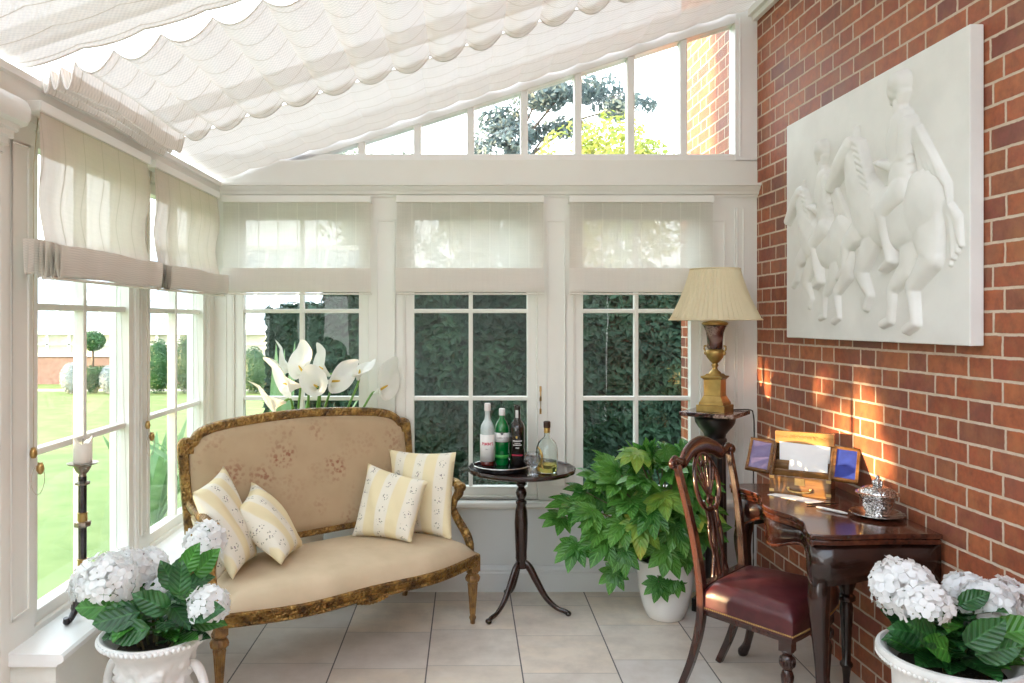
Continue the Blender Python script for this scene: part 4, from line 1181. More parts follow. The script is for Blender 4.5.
# green bottle
sqr = [(0, 0), (.034, 0), (.039, .008), (.0395, .19), (.037, .212), (.028, .234), (.016, .252), (.0135, .262), (.0135, .285)]
e = bottle('gin_bottle', 'green bottle with white cap and pale label between the two other tray bottles', (.186, 4.190, TZ), sqr, M['green'], 40)
lb = band(.0402, .128, .178, -1.5, 1.5).build('label', M['label'], e, smooth=80, solid=.0006)
words(lb, "GORDON'S", .0125, .0406, .150, M['ink_dark'])
mb = MB(); mb.ball((0, -.0406, .176), (.008, .002, .009), 12, 8); mb.build('crest', M['ink_dark'], lb, smooth=80)
lb = band(.0402, .040, .058, -1.2, 1.2).build('lower_label', pm('bright_green_label', (.05, .42, .07), .5), e, smooth=80, solid=.0006)
mb = MB(); mb.lathe([(0, .270), (.0165, .270), (.0165, .303), (.015, .307), (0, .307)], 28); mb.build('cap', M['cap_white'], e, smooth=40)
# near-black port bottle
e = bottle('port_bottle', 'near black bottle with small pale lettering at the right of the tray', (.268, 4.155, TZ), [(0, 0), (.036, 0), (.0405, .006), (.042, .19), (.041, .212), (.033, .232), (.020, .246), (.0165, .262), (.016, .312), (.018, .315), (.018, .326), (0, .328)], M['black'])
mb = MB()
for zc, w_, h_ in ((.140, .050, .006), (.128, .030, .004), (.118, .048, .006), (.103, .018, .004)):
    # broken strokes like small worn print
    rr = random.Random(int(zc*1000)); x = -w_/2
    while x < w_/2:
        dw = rr.uniform(.002, .0045); wrap(mb, [(x, -h_/2, 0), (x+dw, -h_/2, 0), (x+dw, h_/2, 0), (x, h_/2, 0)], [(0, 1, 2, 3)], .0426, 0, zc); x += dw+.0012
mb.build('lettering', M['ink_white'], e, smooth=0)
band(.0426, .060, .067, -.75, .75).build('red_stripe', M['ink_red'], e, smooth=80)
band(.0175, .262, .304, -.6, .3, 10).build('neck_label', M['ink_white'], e, smooth=80)
mb = MB(); wrap(mb, [(-.004, -.006, 0), (.004, -.006, 0), (.005, .004, 0), (0, .008, 0), (-.005, .004, 0)], [(0, 1, 2, 3, 4)], .0426, -.1, .160); mb.build('emblem', M['gilt_foil'], e, smooth=0)
# squat clear flask with amber spirit
e = bottle('liqueur_flask', 'round clear bottle with brown stopper and amber spirit beside the tray', (.415, 4.020, TT+.0005), [(0, 0), (.050, 0), (.056, .010), (.058, .08), (.056, .125), (.046, .155), (.030, .172), (.016, .182), (.0145, .20), (.0145, .222), (.0115, .222), (.0115, .20), (.013, .184), (.028, .168), (.043, .152), (.053, .124), (.055, .08), (.053, .012), (.047, .004), (0, .004)], M['clear'], 44)
mb = MB(); mb.lathe([(0, .0045), (.047, .0045), (.0528, .012), (.0535, .042), (0, .042)], 40); mb.build('spirit', M['amber'], e, smooth=50)
mb = MB(); mb.lathe([(.0, .205), (.0155, .205), (.0165, .212), (.0165, .232), (0, .232)], 24); mb.build('neck_foil', M['gilt_foil'], e, smooth=40)
mb = MB(); mb.lathe([(0, .232), (.0175, .232), (.0185, .238), (.0185, .262), (.015, .266), (0, .266)], 24); mb.build('stopper', M['brown'], e, smooth=40)
mb = MB()
mb.tube(smoothpath([(.0585*sin(a), -.0585*cos(a), z_) for a, z_ in ((-.95, .135), (-.6, .115), (-.45, .085), (-.55, .05), (-.35, .025))], 5), lerpl([.003, .006, .0075, .0075, .004], 5), 8)
mb.tube(smoothpath([(.0585*sin(a), -.0585*cos(a), z_) for a, z_ in ((-.8, .095), (-.62, .105), (-.48, .10))], 5), .004, 8)
mb.build('gilt_ornament', M['gilt_foil'], e, smooth=80)
# cut crystal goblet
M['crystal'] = solidglass('cut_crystal', (.97, .98, 1.), 0., 1.52)
e = thing('crystal_goblet', 'small cut crystal goblet standing between tray and round clear bottle', 'glass', (.330, 3.935, TT+.0005))
mb = MB(); mb.lathe([(0, 0), (.028, 0), (.030, .004), (.012, .010), (.007, .020), (.009, .034), (.024, .046), (.036, .062), (.040, .082), (.036, .104), (.031, .118), (.029, .118), (.034, .102), (.037, .082), (.032, .064), (.018, .052), (0, .048)], 24, flute=12, famp=.06)
mb.build('bowl', M['crystal'], e, smooth=12)

# ------------------------------------------------------------------ things on the writing table
DZ = .7875
M['boxwood'] = wood_material('burr_walnut', (.05, .022, .007), (.16, .075, .022), (.30, .155, .045), .2, 'x')
M['boxlight'] = wood_material('golden_satinwood', (.28, .135, .035), (.42, .22, .065), (.55, .31, .11), .2, 'x')
M['velvet'] = pm('blue_velvet', (.012, .03, .22), .75, col2=(.02, .05, .32), scale=30)
M['velvet_sheen'] = pm('sky_sheen_velvet', (.20, .17, .30), .45, col2=(.15, .12, .24), scale=30)  # left door lining: sky sheen on blue velvet put into the colour
wb = thing('writing_box', 'open walnut stationery box with sloped velvet lined doors on the writing table', 'box', (1.486, 3.398, DZ), radians(-32))
W2, D = .1225, .165
mb = MB()
# floor, sloping sides, front and back walls of the box
mb.box(-W2, W2, -D/2, D/2, 0, .010); mb.box(-W2, W2, -D/2, -D/2+.010, .01, .082); mb.box(-W2, W2, D/2-.010, D/2, .01, .205)
for s in (-1, 1):
    x0, x1 = (s*W2, s*(W2-.009)); x0, x1 = min(x0, x1), max(x0, x1)
    prof = [(-D/2, .01), (D/2, .01), (D/2, .205), (D/2-.04, .205), (-D/2, .084)]
    vs = [(x0, y, z_) for y, z_ in prof]+[(x1, y, z_) for y, z_ in prof]
    mb.add(vs, [(0, 1, 2, 3, 4), (9, 8, 7, 6, 5)]+[(i, (i+1) % 5, 5+(i+1) % 5, 5+i) for i in range(5)])
mb.box(-W2+.009, W2-.009, -.018, -.012, .01, .10); mb.box(-W2+.009, W2-.009, .020, .026, .01, .135)
mb.build('box_body', M['boxwood'], wb, smooth=0, bevel=.0015)
mb = MB(); mb.box(-W2, W2, D/2-.040, D/2, .206, .262); lid = mb.build('lid', M['boxlight'], wb, smooth=0, bevel=.003)
mb = MB()
for i in range(-4, 5):
    if abs(i) < 4: mb.tube([(i*.016+.007*cos(t), D/2-.0405, .240+.006*sin(t)) for t in np.linspace(0, 4.4+.3*(i % 2), 9)], .0016, 5)
    else: mb.tube(smoothpath([(i*.016, D/2-.0405, .236), (i*.019, D/2-.0405, .240), (i*.022, D/2-.0405, .236)], 4), .0016, 5)
mb.build('inlay', M['brass'], lid, smooth=80)
mb = MB(); mb.box(-.020, .020, -D/2-.0015, -D/2+.002, .046, .076); mb.box(-.003, .003, -D/2-.0025, -D/2, .056, .068); mb.build('lock_plate', M['brass'], wb, smooth=0)
mb = MB(); mb.tube(smoothpath([(-.045, -D/2-.001, .030), (-.040, -D/2-.010, .022), (0, -D/2-.013, .018), (.040, -D/2-.010, .022), (.045, -D/2-.001, .030)], 5), .004, 8)
for s in (-1, 1): mb.ball((s*.046, -D/2-.002, .031), (.008, .004, .007), 10, 6)
mb.build('drop_handle', M['brass'], wb, smooth=80)
for s in (-1, 1):
    for z_ in (.016, .074):
        mb = MB(); mb.box(s*(W2-.008)-.010, s*(W2-.008)+.010, -D/2-.0012, -D/2+.001, z_-.006, z_+.006); mb.build('corner_mount', M['brass'], wb, smooth=0)
for s in (-1, 1):
    sl = atan2(.121, D-.04); hin = Matrix.Translation((s*(W2+.002), -D/2, .088)) @ Matrix.Rotation(sl, 4, 'X') @ Matrix.Rotation(-s*radians(10 if s < 0 else -6), 4, 'Y')
    Ln = sqrt(.121**2+(D-.04)**2)
    mb = MB(); x0, x1 = sorted((0, s*.102)); mb.box(x0, x1, 0, Ln, -.012, 0, hin)
    for a0, a1, b0, b1 in ((x0, x1, 0, .012), (x0, x1, Ln-.012, Ln), (x0, x0+.012, 0, Ln), (x1-.012, x1, 0, Ln)): mb.box(a0, a1, b0, b1, -.001, .006, hin)
    dr = mb.build('door', M['boxwood'], wb, smooth=0, bevel=.0015)
    mb = MB(); mb.box(x0+.012, x1-.012, .012, Ln-.012, -.001, .002, hin); mb.build('velvet_lining', M['velvet'] if s > 0 else M['velvet_sheen'], dr, smooth=0)
M['paper'] = pm('writing_paper', (.84, .84, .83), .7, col2=(.80, .80, .80), scale=20)
bw = wb.matrix_basis
def sheet(name, label, pts, M_, th=.0012, group=None):
    """folded paper sheet from four corners"""
    P = [Vector(p) for p in pts]; nrm = (P[1]-P[0]).cross(P[3]-P[0]); nrm.normalize()
    c = (P[0]+P[2])/2
    mb = MB(); vs = [p-c for p in P]+[p-c+nrm*th for p in P]
    mb.add(vs, [(3, 2, 1, 0), (4, 5, 6, 7)]+[(i, (i+1) % 4, 4+(i+1) % 4, 4+i) for i in range(4)])
    o = mb.build(name, M['paper'], smooth=0); o.matrix_world = M_ @ Matrix.Translation(c)
    return tag(o, label, 'paper', group)
bwm = Matrix.Translation(wb.location) @ Matrix.Rotation(wb.rotation_euler[2], 4, 'Z')
sheet('letter', 'white letter standing tilted at the back inside the open stationery box', [(-.10, .030, .10), (.105, .030, .10), (.108, .044, .205), (-.104, .044, .217)], bwm)
sheet('letter', 'white envelope standing in front of the tilted letter inside the stationery box', [(-.06, -.004, .05), (.10, -.004, .05), (.102, .012, .176), (-.055, .012, .16)], bwm)
I4 = Matrix.Identity(4)
sheet('notepaper', 'blank white notepaper lying flat on the writing table before the box', [(1.315, 3.36, DZ+.0005), (1.445, 3.185, DZ+.0005), (1.500, 3.225, DZ+.0005), (1.385, 3.395, DZ+.0005)][::1], I4)
M['penblack'] = pm('black_penholder', (.02, .014, .012), .25, coat=.4); M['penwhite'] = pm('ivory_paper_knife', (.74, .72, .69), .35)
def pen(name, label, a, c, r, mat, cat):
    a, c = Vector(a), Vector(c); m = (a+c)/2
    mb = MB(); n = 9; pts = [a+(c-a)*i/(n-1)-m for i in range(n)]
    mb.tube(pts, [r*.45, r*.9]+[r]*5+[r*.9, r*.5], 10); o = mb.build(name, mat, smooth=60); o.location = m
    return tag(o, label, cat)
pen('pen_holder', 'thin dark pen lying on the writing table beside the notepaper', (1.400, 3.165, DZ+.0045), (1.545, 3.185, DZ+.0045), .004, M['penblack'], 'pen')
pen('paper_knife', 'white ivory stick lying on the writing table in front of the dark pen', (1.418, 3.115, DZ+.006), (1.490, 3.005, DZ+.006), .0055, M['penwhite'], 'paper knife')
# silver sugar dish on its stand
def chased(name):
    m, nt, out = newmat(name); b = NB(nt); co = b.coord()
    v = b.voro(co, 130., 'Distance'); n = b.noise(co, 60., 3.)
    col = b.ramp(v, [(.1, (.90, .89, .88)), (.5, (.78, .77, .76)), (.66, (.34, .33, .33))])
    nt.links.new(b.pbsdf(col, .17, 1., b.bump(v, .45, .003)), out.inputs[0]); return m
M['chased'] = chased('chased_silver')
SX, SY = 1.598, 2.985
sc_ = thing('silver_saucer', 'scalloped silver saucer under the lidded silver dish on the writing table', 'saucer', (SX, SY, DZ))
mb = MB(); mb.lathe([(0, 0), (.050, 0), (.060, .004), (.092, .012), (.100, .014), (.100, .017), (.090, .016), (.058, .008), (0, .005)], 72, flute=18, famp=.018); mb.build('dish', M['silver'], sc_, smooth=40)
sd = thing('silver_dish', 'ornate pierced silver dish with domed lid and finial on the writing table', 'dish', (SX, SY, DZ+.0055))
mb = MB(); mb.lathe([(0, 0), (.040, 0), (.044, .004), (.040, .008), (.046, .016), (.056, .04), (.062, .068), (.068, .078), (.079, .084), (.079, .088), (.07, .09), (.064, .086), (.05, .086), (0, .086)], 60, flute=20, famp=.01); mb.build('bowl', M['chased'], sd, smooth=40)
mb = MB(); mb.lathe([(.066, .0885), (.064, .094), (.052, .104), (.034, .112), (.018, .116), (.010, .119), (.012, .123), (.016, .13), (.012, .138), (.005, .142), (.009, .147), (.006, .154), (0, .156)], 48, flute=16, famp=.025)
ld = mb.build('lid', M['chased'], sd, smooth=50)
mb = MB()
for i in range(6):
    a = 2*pi*i/6; mb.ball((.016*cos(a), .016*sin(a), .126), (.006, .006, .010), 8, 6)
mb.build('finial_leaves', M['silver'], ld, smooth=80)

# ------------------------------------------------------------------ candlestick on the left sill
CXp, CYp, CZp = -1.378, 2.735, .495
M['pewter'] = pm('dark_bronze', (.10, .095, .10), .3, .9, col2=(.05, .045, .05), scale=40)
M['nickel'] = pm('tarnished_silver', (.42, .37, .32), .28, 1., col2=(.22, .18, .14), scale=60)
cs = thing('candlestick', 'tall dark bronze candlestick with tripod foot on the left window sill', 'candlestick', (CXp, CYp, CZp))
mb = MB()
mb.lathe([(0, .125), (.016, .125), (.020, .135), (.013, .15), (.0135, .155), (.0135, .50), (0, .50)], 24, flute=8, famp=.07)
for z_ in (.165, .175): mb.lathe([(.013, z_-.003), (.018, z_), (.013, z_+.003)], 20)
mb.build('stem', M['pewter'], cs, smooth=40)
for z_ in (.19, .355):
    mb = MB(); mb.lathe([(.014, z_-.016), (.0165, z_-.014), (.016, z_+.010), (.0185, z_+.016), (.014, z_+.017)], 22); mb.build('gilt_collar', M['brass'], cs, smooth=40)
mb = MB(); mb.lathe([(.013, .318), (.026, .322), (.028, .330), (.026, .338), (.013, .342)], 24, flute=8, famp=.06); mb.build('knop', M['nickel'], cs, smooth=40)
mb = MB(); mb.lathe([(.013, .468), (.024, .472), (.026, .478), (.013, .484)], 24, flute=8, famp=.06); mb.build('knop', M['nickel'], cs, smooth=40)
mb = MB(); mb.lathe([(.013, .50), (.012, .508), (.020, .516), (.028, .530), (.030, .538), (.050, .545), (.052, .549), (.03, .549), (0, .547)], 28)
mb.build('drip_pan', M['nickel'], cs, smooth=40)
for a in (radians(-100), radians(20), radians(140)):
    d = Vector((cos(a), sin(a), 0)); k_ = 1. if d.x > -.5 else .82
    pth = smoothpath([d*.006+Vector((0, 0, .135)), d*.022*k_+Vector((0, 0, .11)), d*.026*k_+Vector((0, 0, .07)), d*.040*k_+Vector((0, 0, .035)), d*.066*k_+Vector((0, 0, .012)), d*.082*k_+Vector((0, 0, .014)), d*.086*k_+Vector((0, 0, .026))], 5)
    mb = MB(); mb.tube(pth, lerpl([.013, .017, .015, .012, .010, .011, .009], 5), 10); mb.ball(tuple(d*.082*k_+Vector((0, 0, .0125))), (.013, .013, .012), 10, 6)
    mb.build('foot', M['pewter'], cs, smooth=70)
M['wax'] = pm('ivory_wax', (.82, .79, .72), .5, col2=(.78, .74, .66), scale=12)
cd = thing('pillar_candle', 'short ivory pillar candle with melted rim on the tall candlestick', 'candle', (CXp, CYp, CZp+.5495))
mb = MB(); 
def cw_(u, v):
    a = 2*pi*u; r = .031*(1+.03*sin(5*a)+.025*sin(3*a+1)*v); zt = .078+.012*sin(2*a+.6)+.006*sin(5*a)
    return Vector((r*cos(a), r*sin(a), zt*v))
mb.grid(cw_, 32, 8, cu=True)
mb.grid(lambda u, v: Vector((.031*(1+.03*sin(10*pi*u)+.025*sin(6*pi*u+1))*(1-v)*cos(2*pi*u), .031*(1+.03*sin(10*pi*u)+.025*sin(6*pi*u+1))*(1-v)*sin(2*pi*u), (.078+.012*sin(4*pi*u+.6)+.006*sin(10*pi*u))*(1-v)+.060*v)), 32, 5, cu=True)
mb.build('wax', M['wax'], cd, smooth=60)
mb = MB(); mb.tube([(0, 0, .058), (.002, 0, .085)], .0014, 6); mb.build('wick', M['flex'], cd, smooth=60)
# ------------------------------------------------------------------ plants
def frame(base, d, n):
    x = Vector(d).normalized(); z_ = Vector(n)-x*Vector(n).dot(x)
    if z_.length < 1e-3: z_ = Vector((0, .3, 1))-x*x.z
    z_.normalize(); y = z_.cross(x)
    R = Matrix((x, y, z_)).transposed().to_4x4(); R.translation = base; return R
def blade(mb, base, d, n, L, W, fold=.25, droop=.3, nl=7, tip=1.0, wmax=.45, serr=0., wav=0.):
    """one leaf: midrib along d, folded along the rib, drooping to the tip"""
    R = frame(base, d, n); vs = []; uvs = []
    if mb.uv is None: mb.uv = []
    for i in range(nl):
        t = i/(nl-1)
        pa = wmax*1.5; pb = (1-wmax)*1.5; w = W*(t**pa)*((1-t)**pb)/((wmax**pa)*((1-wmax)**pb))
        w = max(w, W*.05)
        if t == 1: w = .0005
        if serr and i % 2: w *= 1-serr
        x = L*t; zz = -droop*L*t*t+wav*sin(t*9)
        vs += [(x, -w, zz+fold*w), (x, 0, zz), (x, w, zz+fold*w)]
        uvs += [(t, -w/W), (t, 0), (t, w/W)]
    fs = []
    for i in range(nl-1):
        for j in range(2): fs.append((i*3+j, (i+1)*3+j, (i+1)*3+j+1, i*3+j+1))
    mb.add(vs, fs, R); mb.uv += uvs

# --- fatsia in a white pot
FXp, FYp = 1.035, 4.015
fat = thing('potted_fatsia', 'bushy green plant with hand-shaped leaves in a white pot beside the pedestal', 'plant', (FXp, FYp, 0))
M['potwhite'] = pm('white_glazed_pot', (.80, .79, .76), .22, col2=(.76, .75, .72), scale=4, coat=.3)
mb = MB(); mb.lathe([(0, 0), (.088, 0), (.096, .008), (.118, .06), (.138, .15), (.146, .24), (.146, .285), (.150, .290), (.150, .304), (.140, .306), (.136, .29), (.134, .262), (0, .262)], 48); mb.build('pot', M['potwhite'], fat, smooth=50)
M['soil'] = pm('dark_soil', (.035, .022, .014), .95, bump=.8, scale=60)
mb = MB(); mb.lathe([(0, .262), (.06, .272), (.134, .265), (.134, .255)], 30); mb.build('soil', M['soil'], fat, smooth=60)
M['fatsia'] = leafmat('fatsia_leaf', (.040, .165, .028), (.105, .29, .045), 5., .28, .25, veins=5)
M['fatsiay'] = leafmat('yellowing_fatsia_leaf', (.26, .38, .05), (.13, .29, .04), 14., .28, .32, col3=(.42, .42, .06), veins=5)
M['stem'] = pm('green_brown_stem', (.10, .13, .04), .6, col2=(.14, .09, .04))
def palm(mb, base, d, n, S, rng):
    lob = rng.choice((7, 8, 8, 9)); R = frame(base, d, n)
    if mb.uv is None: mb.uv = []
    dv_ = [(0, 0, .0)]; nd = 2*lob-1
    for q in range(nd):
        t = q/(nd-1)*2-1; a = t*radians(128); r = S*(1.-.36*abs(t)**1.3)*(.50 if q % 2 == 0 else .44); dv_.append((r*cos(a), r*sin(a), -.035*S-.02*S*(q % 2)))
    mb.add(dv_, [(0, q+1, q+2) for q in range(nd-1)], R); mb.uv += [(.1, .5)]*(nd+1)
    for q in range(lob):
        t = q/(lob-1)*2-1; a = t*radians(128)+rng.uniform(-.06, .06)
        L = S*(1.-.36*abs(t)**1.3)*rng.uniform(.93, 1.05); Wd = L*.25
        dd = R.to_3x3() @ Vector((cos(a), sin(a), -.02+rng.uniform(-.08, .04)))
        nn = R.to_3x3() @ Vector((-.18*cos(a), -.18*sin(a), 1))
        blade(mb, Vector(base)+dd*(-.004), dd, nn, L, Wd, .32, .22+rng.uniform(-.06, .14), 7, wmax=.42)
rng = random.Random(11)
leaves = MB(); yel = MB(); st = MB()
SP = []
# (pixel column, row, depth, size, facing bias x, z) of the leaves that read clearly, then fill
for (px, py, Y, S, fxb, fzb) in (
    (585, 513, 3.82, .150, -.9, .1), (566, 505, 3.88, .150, -1., .25), (600, 548, 3.80, .155, -.6, -.5), (570, 552, 3.86, .14, -.8, -.5), (640, 535, 3.76, .165, -.1, -.7),
    (622, 560, 3.78, .13, -.4, -.9), (612, 580, 3.86, .115, -.5, -1.), (640, 480, 3.84, .165, -.2, .2), (612, 483, 3.90, .155, -.6, .35), (592, 478, 4.0, .15, -.8, .5),
    (652, 462, 3.92, .15, .0, .8), (676, 470, 3.88, .15, .2, .4), (633, 458, 4.02, .14, -.4, .8), (668, 502, 3.80, .17, .1, -.1), (680, 535, 3.82, .16, .3, -.6),
    (668, 560, 3.80, .15, .1, -.9), (690, 560, 3.88, .13, .4, -.9), (700, 500, 3.92, .155, .6, .0), (708, 540, 3.95, .13, .7, -.5), (660, 590, 3.84, .11, .1, -1.),
    (692, 470, 4.0, .14, .5, .4), (652, 520, 3.76, .15, -.1, -.3), (618, 530, 3.79, .155, -.5, -.3), (596, 530, 3.83, .145, -.7, -.2), (628, 505, 3.80, .155, -.3, .05),
    (676, 585, 3.86, .10, .3, -1.), (645, 448, 4.05, .12, .1, 1.), (604, 462, 4.05, .13, -.7, .7), (690, 520, 3.86, .15, .4, -.3), (715, 510, 4.02, .12, .8, -.1), (555, 520, 3.95, .13, -1, 0), (580, 492, 3.98, .14, -.9, .4)):
    SP.append((at(px, py, Y)-Vector((FXp, FYp, 0)), S, Vector((fxb, -.75, fzb))))
for i in range(46):
    a = rng.uniform(0, 2*pi); h = rng.uniform(.36, .86); r = rng.uniform(.10, .36)*(1-.45*abs(h-.58)/.3)
    p = Vector((r*cos(a)*1.1-.05, r*sin(a)*.62, h))
    if p.y+FYp > 4.22 or p.x+FXp > 1.30: continue
    SP.append((p, rng.uniform(.12, .155), Vector((cos(a), sin(a)-.35, rng.uniform(-.6, .6)))))
for i, (p, S, dv) in enumerate(SP):
    d = dv.normalized(); d = (d+Vector((0, 0, -.15))).normalized()
    nrm = Vector((dv.x*.45+rng.uniform(-.25, .25), -.95, .75+rng.uniform(-.2, .2))) if dv.z > -.6 else Vector((dv.x*.6, -1.0, .35))
    base = p-d*S*.35
    palm(yel if i in (4, 13) or (i > 31 and rng.random() < .05) else leaves, base, d, nrm, S, rng)
    root = Vector((rng.uniform(-.05, .05), rng.uniform(-.05, .05), .27))
    mid = (root+base)/2+Vector((0, 0, .06))
    st.tube(smoothpath([root, mid, base], 4), lerpl([.006, .005, .003], 4), 5)
leaves.build('foliage', M['fatsia'], fat, smooth=60, weld=False); yel.build('yellowing_leaves', M['fatsiay'], fat, smooth=60, weld=False); st.build('stems', M['stem'], fat, smooth=80)

# --- hydrangeas in stone urns
M['petal'] = leafmat('white_petal', (.90, .90, .90), (.86, .87, .88), 40., .42, .5)
M['pip'] = pm('floret_centre', (.16, .14, .17), .6, col2=(.28, .26, .16))
M['hleaf'] = leafmat('hydrangea_leaf', (.008, .055, .014), (.022, .105, .020), 8., .16, .33, veins=7)
M['hleaf2'] = leafmat('young_hydrangea_leaf', (.03, .15, .018), (.06, .21, .028), 8., .25, .33, veins=7)
def head(parent, c, r, rng, flat=.85, N=None):
    mb = MB(); pp = MB(); N = N or int(58*(r/.09)**1.3)
    for i in range(N):
        zf = 1-(i+.5)/N*1.45; rr = sqrt(max(0, 1-zf*zf)); a = i*2.39996+rng.uniform(-.25, .25)
        nrm = Vector((rr*cos(a), rr*sin(a), zf)); k_ = r*rng.uniform(.86, 1.06)
        p = Vector((nrm.x*k_, nrm.y*k_, nrm.z*k_*flat))
        t1 = nrm.orthogonal().normalized(); t1 = Matrix.Rotation(rng.uniform(0, 6.28), 3, nrm) @ t1; s_ = rng.uniform(.024, .033)*(1 if r > .07 else .9)
        nn = (nrm+Vector((rng.uniform(-.35, .35), rng.uniform(-.35, .35), rng.uniform(-.2, .3)))).normalized()
        for q in range(4):
            dq = Matrix.Rotation(q*pi/2+rng.uniform(-.12, .12), 3, nn) @ (t1-nn*t1.dot(nn)).normalized()
            sd = nn.cross(dq)
            cup = rng.uniform(.0, .35); L = s_*rng.uniform(.9, 1.1)
            P = lambda u, w, h: Vector(c)+p+dq*(u*L)+sd*(w*L)+nn*(h*L)
            vs = [P(.04, 0, 0), P(.45, -.44, cup*.45), P(.45, 0, cup*.22), P(.45, .44, cup*.45), P(.88, -.36, cup*.9), P(.92, 0, cup*.55-.04), P(.88, .36, cup*.9), P(1.05, 0, cup*.55-.10)]
            mb.add(vs, [(0, 1, 2), (0, 2, 3), (1, 4, 5, 2), (2, 5, 6, 3), (4, 7, 5), (5, 7, 6)])
        if rng.random() < .30: pp.ball(tuple(Vector(c)+p+nn*.002), .0024, 6, 4)
    nf = len(mb.f); mb.add(pp.v, pp.f)
    o = mb.build('flower_head', [M['petal'], M['pip']], parent, smooth=60, weld=False)
    for p_ in o.data.polygons[nf:]: p_.material_index = 1
    return o
def hleaf(mb, base, d, n, L, rng, k=.5):
    blade(mb, base, d, n, L, L*.33, .28, .28+rng.uniform(-.1, .15), 13, wmax=.45, serr=.07, wav=.004)
# left urn: carved campana urn
M['stone'] = pm('white_painted_stone', (.76, .755, .74), .6, col2=(.66, .655, .64), scale=14, bump=.15, bscale=60)
UL = (-1.035, 2.535)
urn = thing('hydrangea_urn', 'white carved classical urn of white hydrangeas beside the left window sill', 'plant', (*UL, 0))
mb = MB(); pr = [(0, .06), (.085, .06), (.092, .075), (.070, .09), (.048, .11), (.040, .135), (.046, .15), (.056, .155), (.056, .165), (.085, .185), (.118, .215), (.128, .245), (.122, .262), (.108, .268), (.106, .285), (.106, .36), (.110, .41), (.120, .445), (.138, .472), (.158, .490), (.168, .500), (.174, .508), (.176, .518), (.170, .526), (.160, .524), (.148, .508), (.128, .478), (.112, .45), (0, .45)]
prof = []
for (r0, z0), (r1, z1) in zip(pr, pr[1:]):
    k_ = max(1, int(abs(z1-z0)/.006) if .26 < z0 < .43 else 1)
    for q in range(k_): prof.append((r0+(r1-r0)*q/k_, z0+(z1-z0)*q/k_))
prof.append(pr[-1])
seg = 120; vs = []
for i_, (r, z_) in enumerate(prof):
    outer = i_ < len(prof)-8
    for q in range(seg):
        a = 2*pi*q/seg; dr = 0
        if outer and .272 < z_ < .455:
            e_ = min(1, (z_-.272)/.02, (.455-z_)/.03)
            # trailing leaves and clusters in low relief
            f = mnoise.noise(Vector((cos(a)*3.1, sin(a)*3.1, z_*26)))+.6*mnoise.noise(Vector((cos(a)*8, sin(a)*8, z_*60)))
            dr = e_*(.022*max(0, f+.1)+.007*max(0, sin(a*9+z_*40)))
        if outer and .175 < z_ < .25: dr = .006*abs(sin(a*11))
        vs.append(((r+dr)*cos(a), (r+dr)*sin(a), z_))
n = len(prof)
mb.add(vs, [(i*seg+q, i*seg+(q+1) % seg, (i+1)*seg+(q+1) % seg, (i+1)*seg+q) for i in range(n-1) for q in range(seg)])
for q in range(64):
    a = 2*pi*q/64; mb.ball((.174*cos(a), .174*sin(a), .513), (.0085, .0085, .0085), 8, 6)
ub = mb.build('urn', M['stone'], urn, smooth=60)
for a in (radians(-8), radians(172)):
    d = Vector((cos(a), sin(a), 0)); Zv = lambda z_: Vector((0, 0, z_))
    mb = MB(); mb.tube(smoothpath([d*.120+Zv(.225), d*.150+Zv(.235), d*.172+Zv(.29), d*.170+Zv(.36), d*.150+Zv(.41), d*.128+Zv(.425), d*.118+Zv(.41)], 5), lerpl([.014, .016, .014, .015, .017, .013, .010], 5), 10)
    mb.build('handle', M['stone'], ub, smooth=70)
mb = MB(); mb.box(-.10, .10, -.10, .10, 0, .06); mb.build('plinth', M['stone'], urn, smooth=0, bevel=.004)
mb = MB(); mb.lathe([(0, .468), (.08, .472), (.122, .470), (.122, .46)], 30); mb.build('soil', M['soil'], urn, smooth=60)
rng = random.Random(5)
O = Vector((*UL, 0)); hl = MB(); hl2 = MB(); hs = MB()
heads = [((108, 582), 2.46, .092), ((128, 570), 2.60, .075), ((150, 566), 2.68, .062), ((160, 590), 2.58, .050), ((205, 541), 2.62, .066), ((208, 606), 2.44, .062), ((92, 586), 2.52, .070)]
for (p, Y, r) in heads:
    c = at(*p, Y)-O; head(urn, c, r, rng, .92)
    root = Vector((c.x*.25, c.y*.25, .47)); hs.tube(smoothpath([root, (root+c)/2+Vector((0, 0, .03)), c], 4), .0045, 6)
for i in range(74):
    a = rng.uniform(0, 2*pi); r = rng.uniform(.02, .13); h = rng.uniform(.50, .67)
    d = Vector((cos(a)*.9, sin(a)*.9, rng.uniform(-.15, .75)))
    b_ = Vector((r*cos(a)*.8+.02, r*sin(a)*.8, h))
    if b_.x+UL[0] < -1.17 or (b_+d.normalized()*.1).x+UL[0] < -1.30: continue
    hleaf(hl if rng.random() < .72 else hl2, b_, d, Vector((cos(a)*.3, -.5, 1)), rng.uniform(.08, .12), rng)
for (px, py, Y, dx, dz, L) in ((185, 572, 2.46, .4, .9, .10), (176, 588, 2.42, -.3, .8, .10), (196, 575, 2.52, .6, .8, .11), (170, 610, 2.40, -.5, .4, .12), (140, 612, 2.40, -.9, -.1, .14), (120, 606, 2.42, -1., .1, .13), (190, 612, 2.42, .6, .2, .12), (150, 628, 2.38, -.9, -.1, .12), (200, 550, 2.60, .3, .9, .09), (180, 596, 2.40, .1, 1., .11)):
    hleaf(hl2 if rng.random() < .4 else hl, at(px, py, Y)-O, Vector((dx, -.35, dz)), Vector((.1, -1, .5)), L, rng)
hl.build('foliage', M['hleaf'], urn, smooth=60, weld=False); hl2.build('young_leaves', M['hleaf2'], urn, smooth=60, weld=False); hs.build('stems', M['stem'], urn, smooth=80)
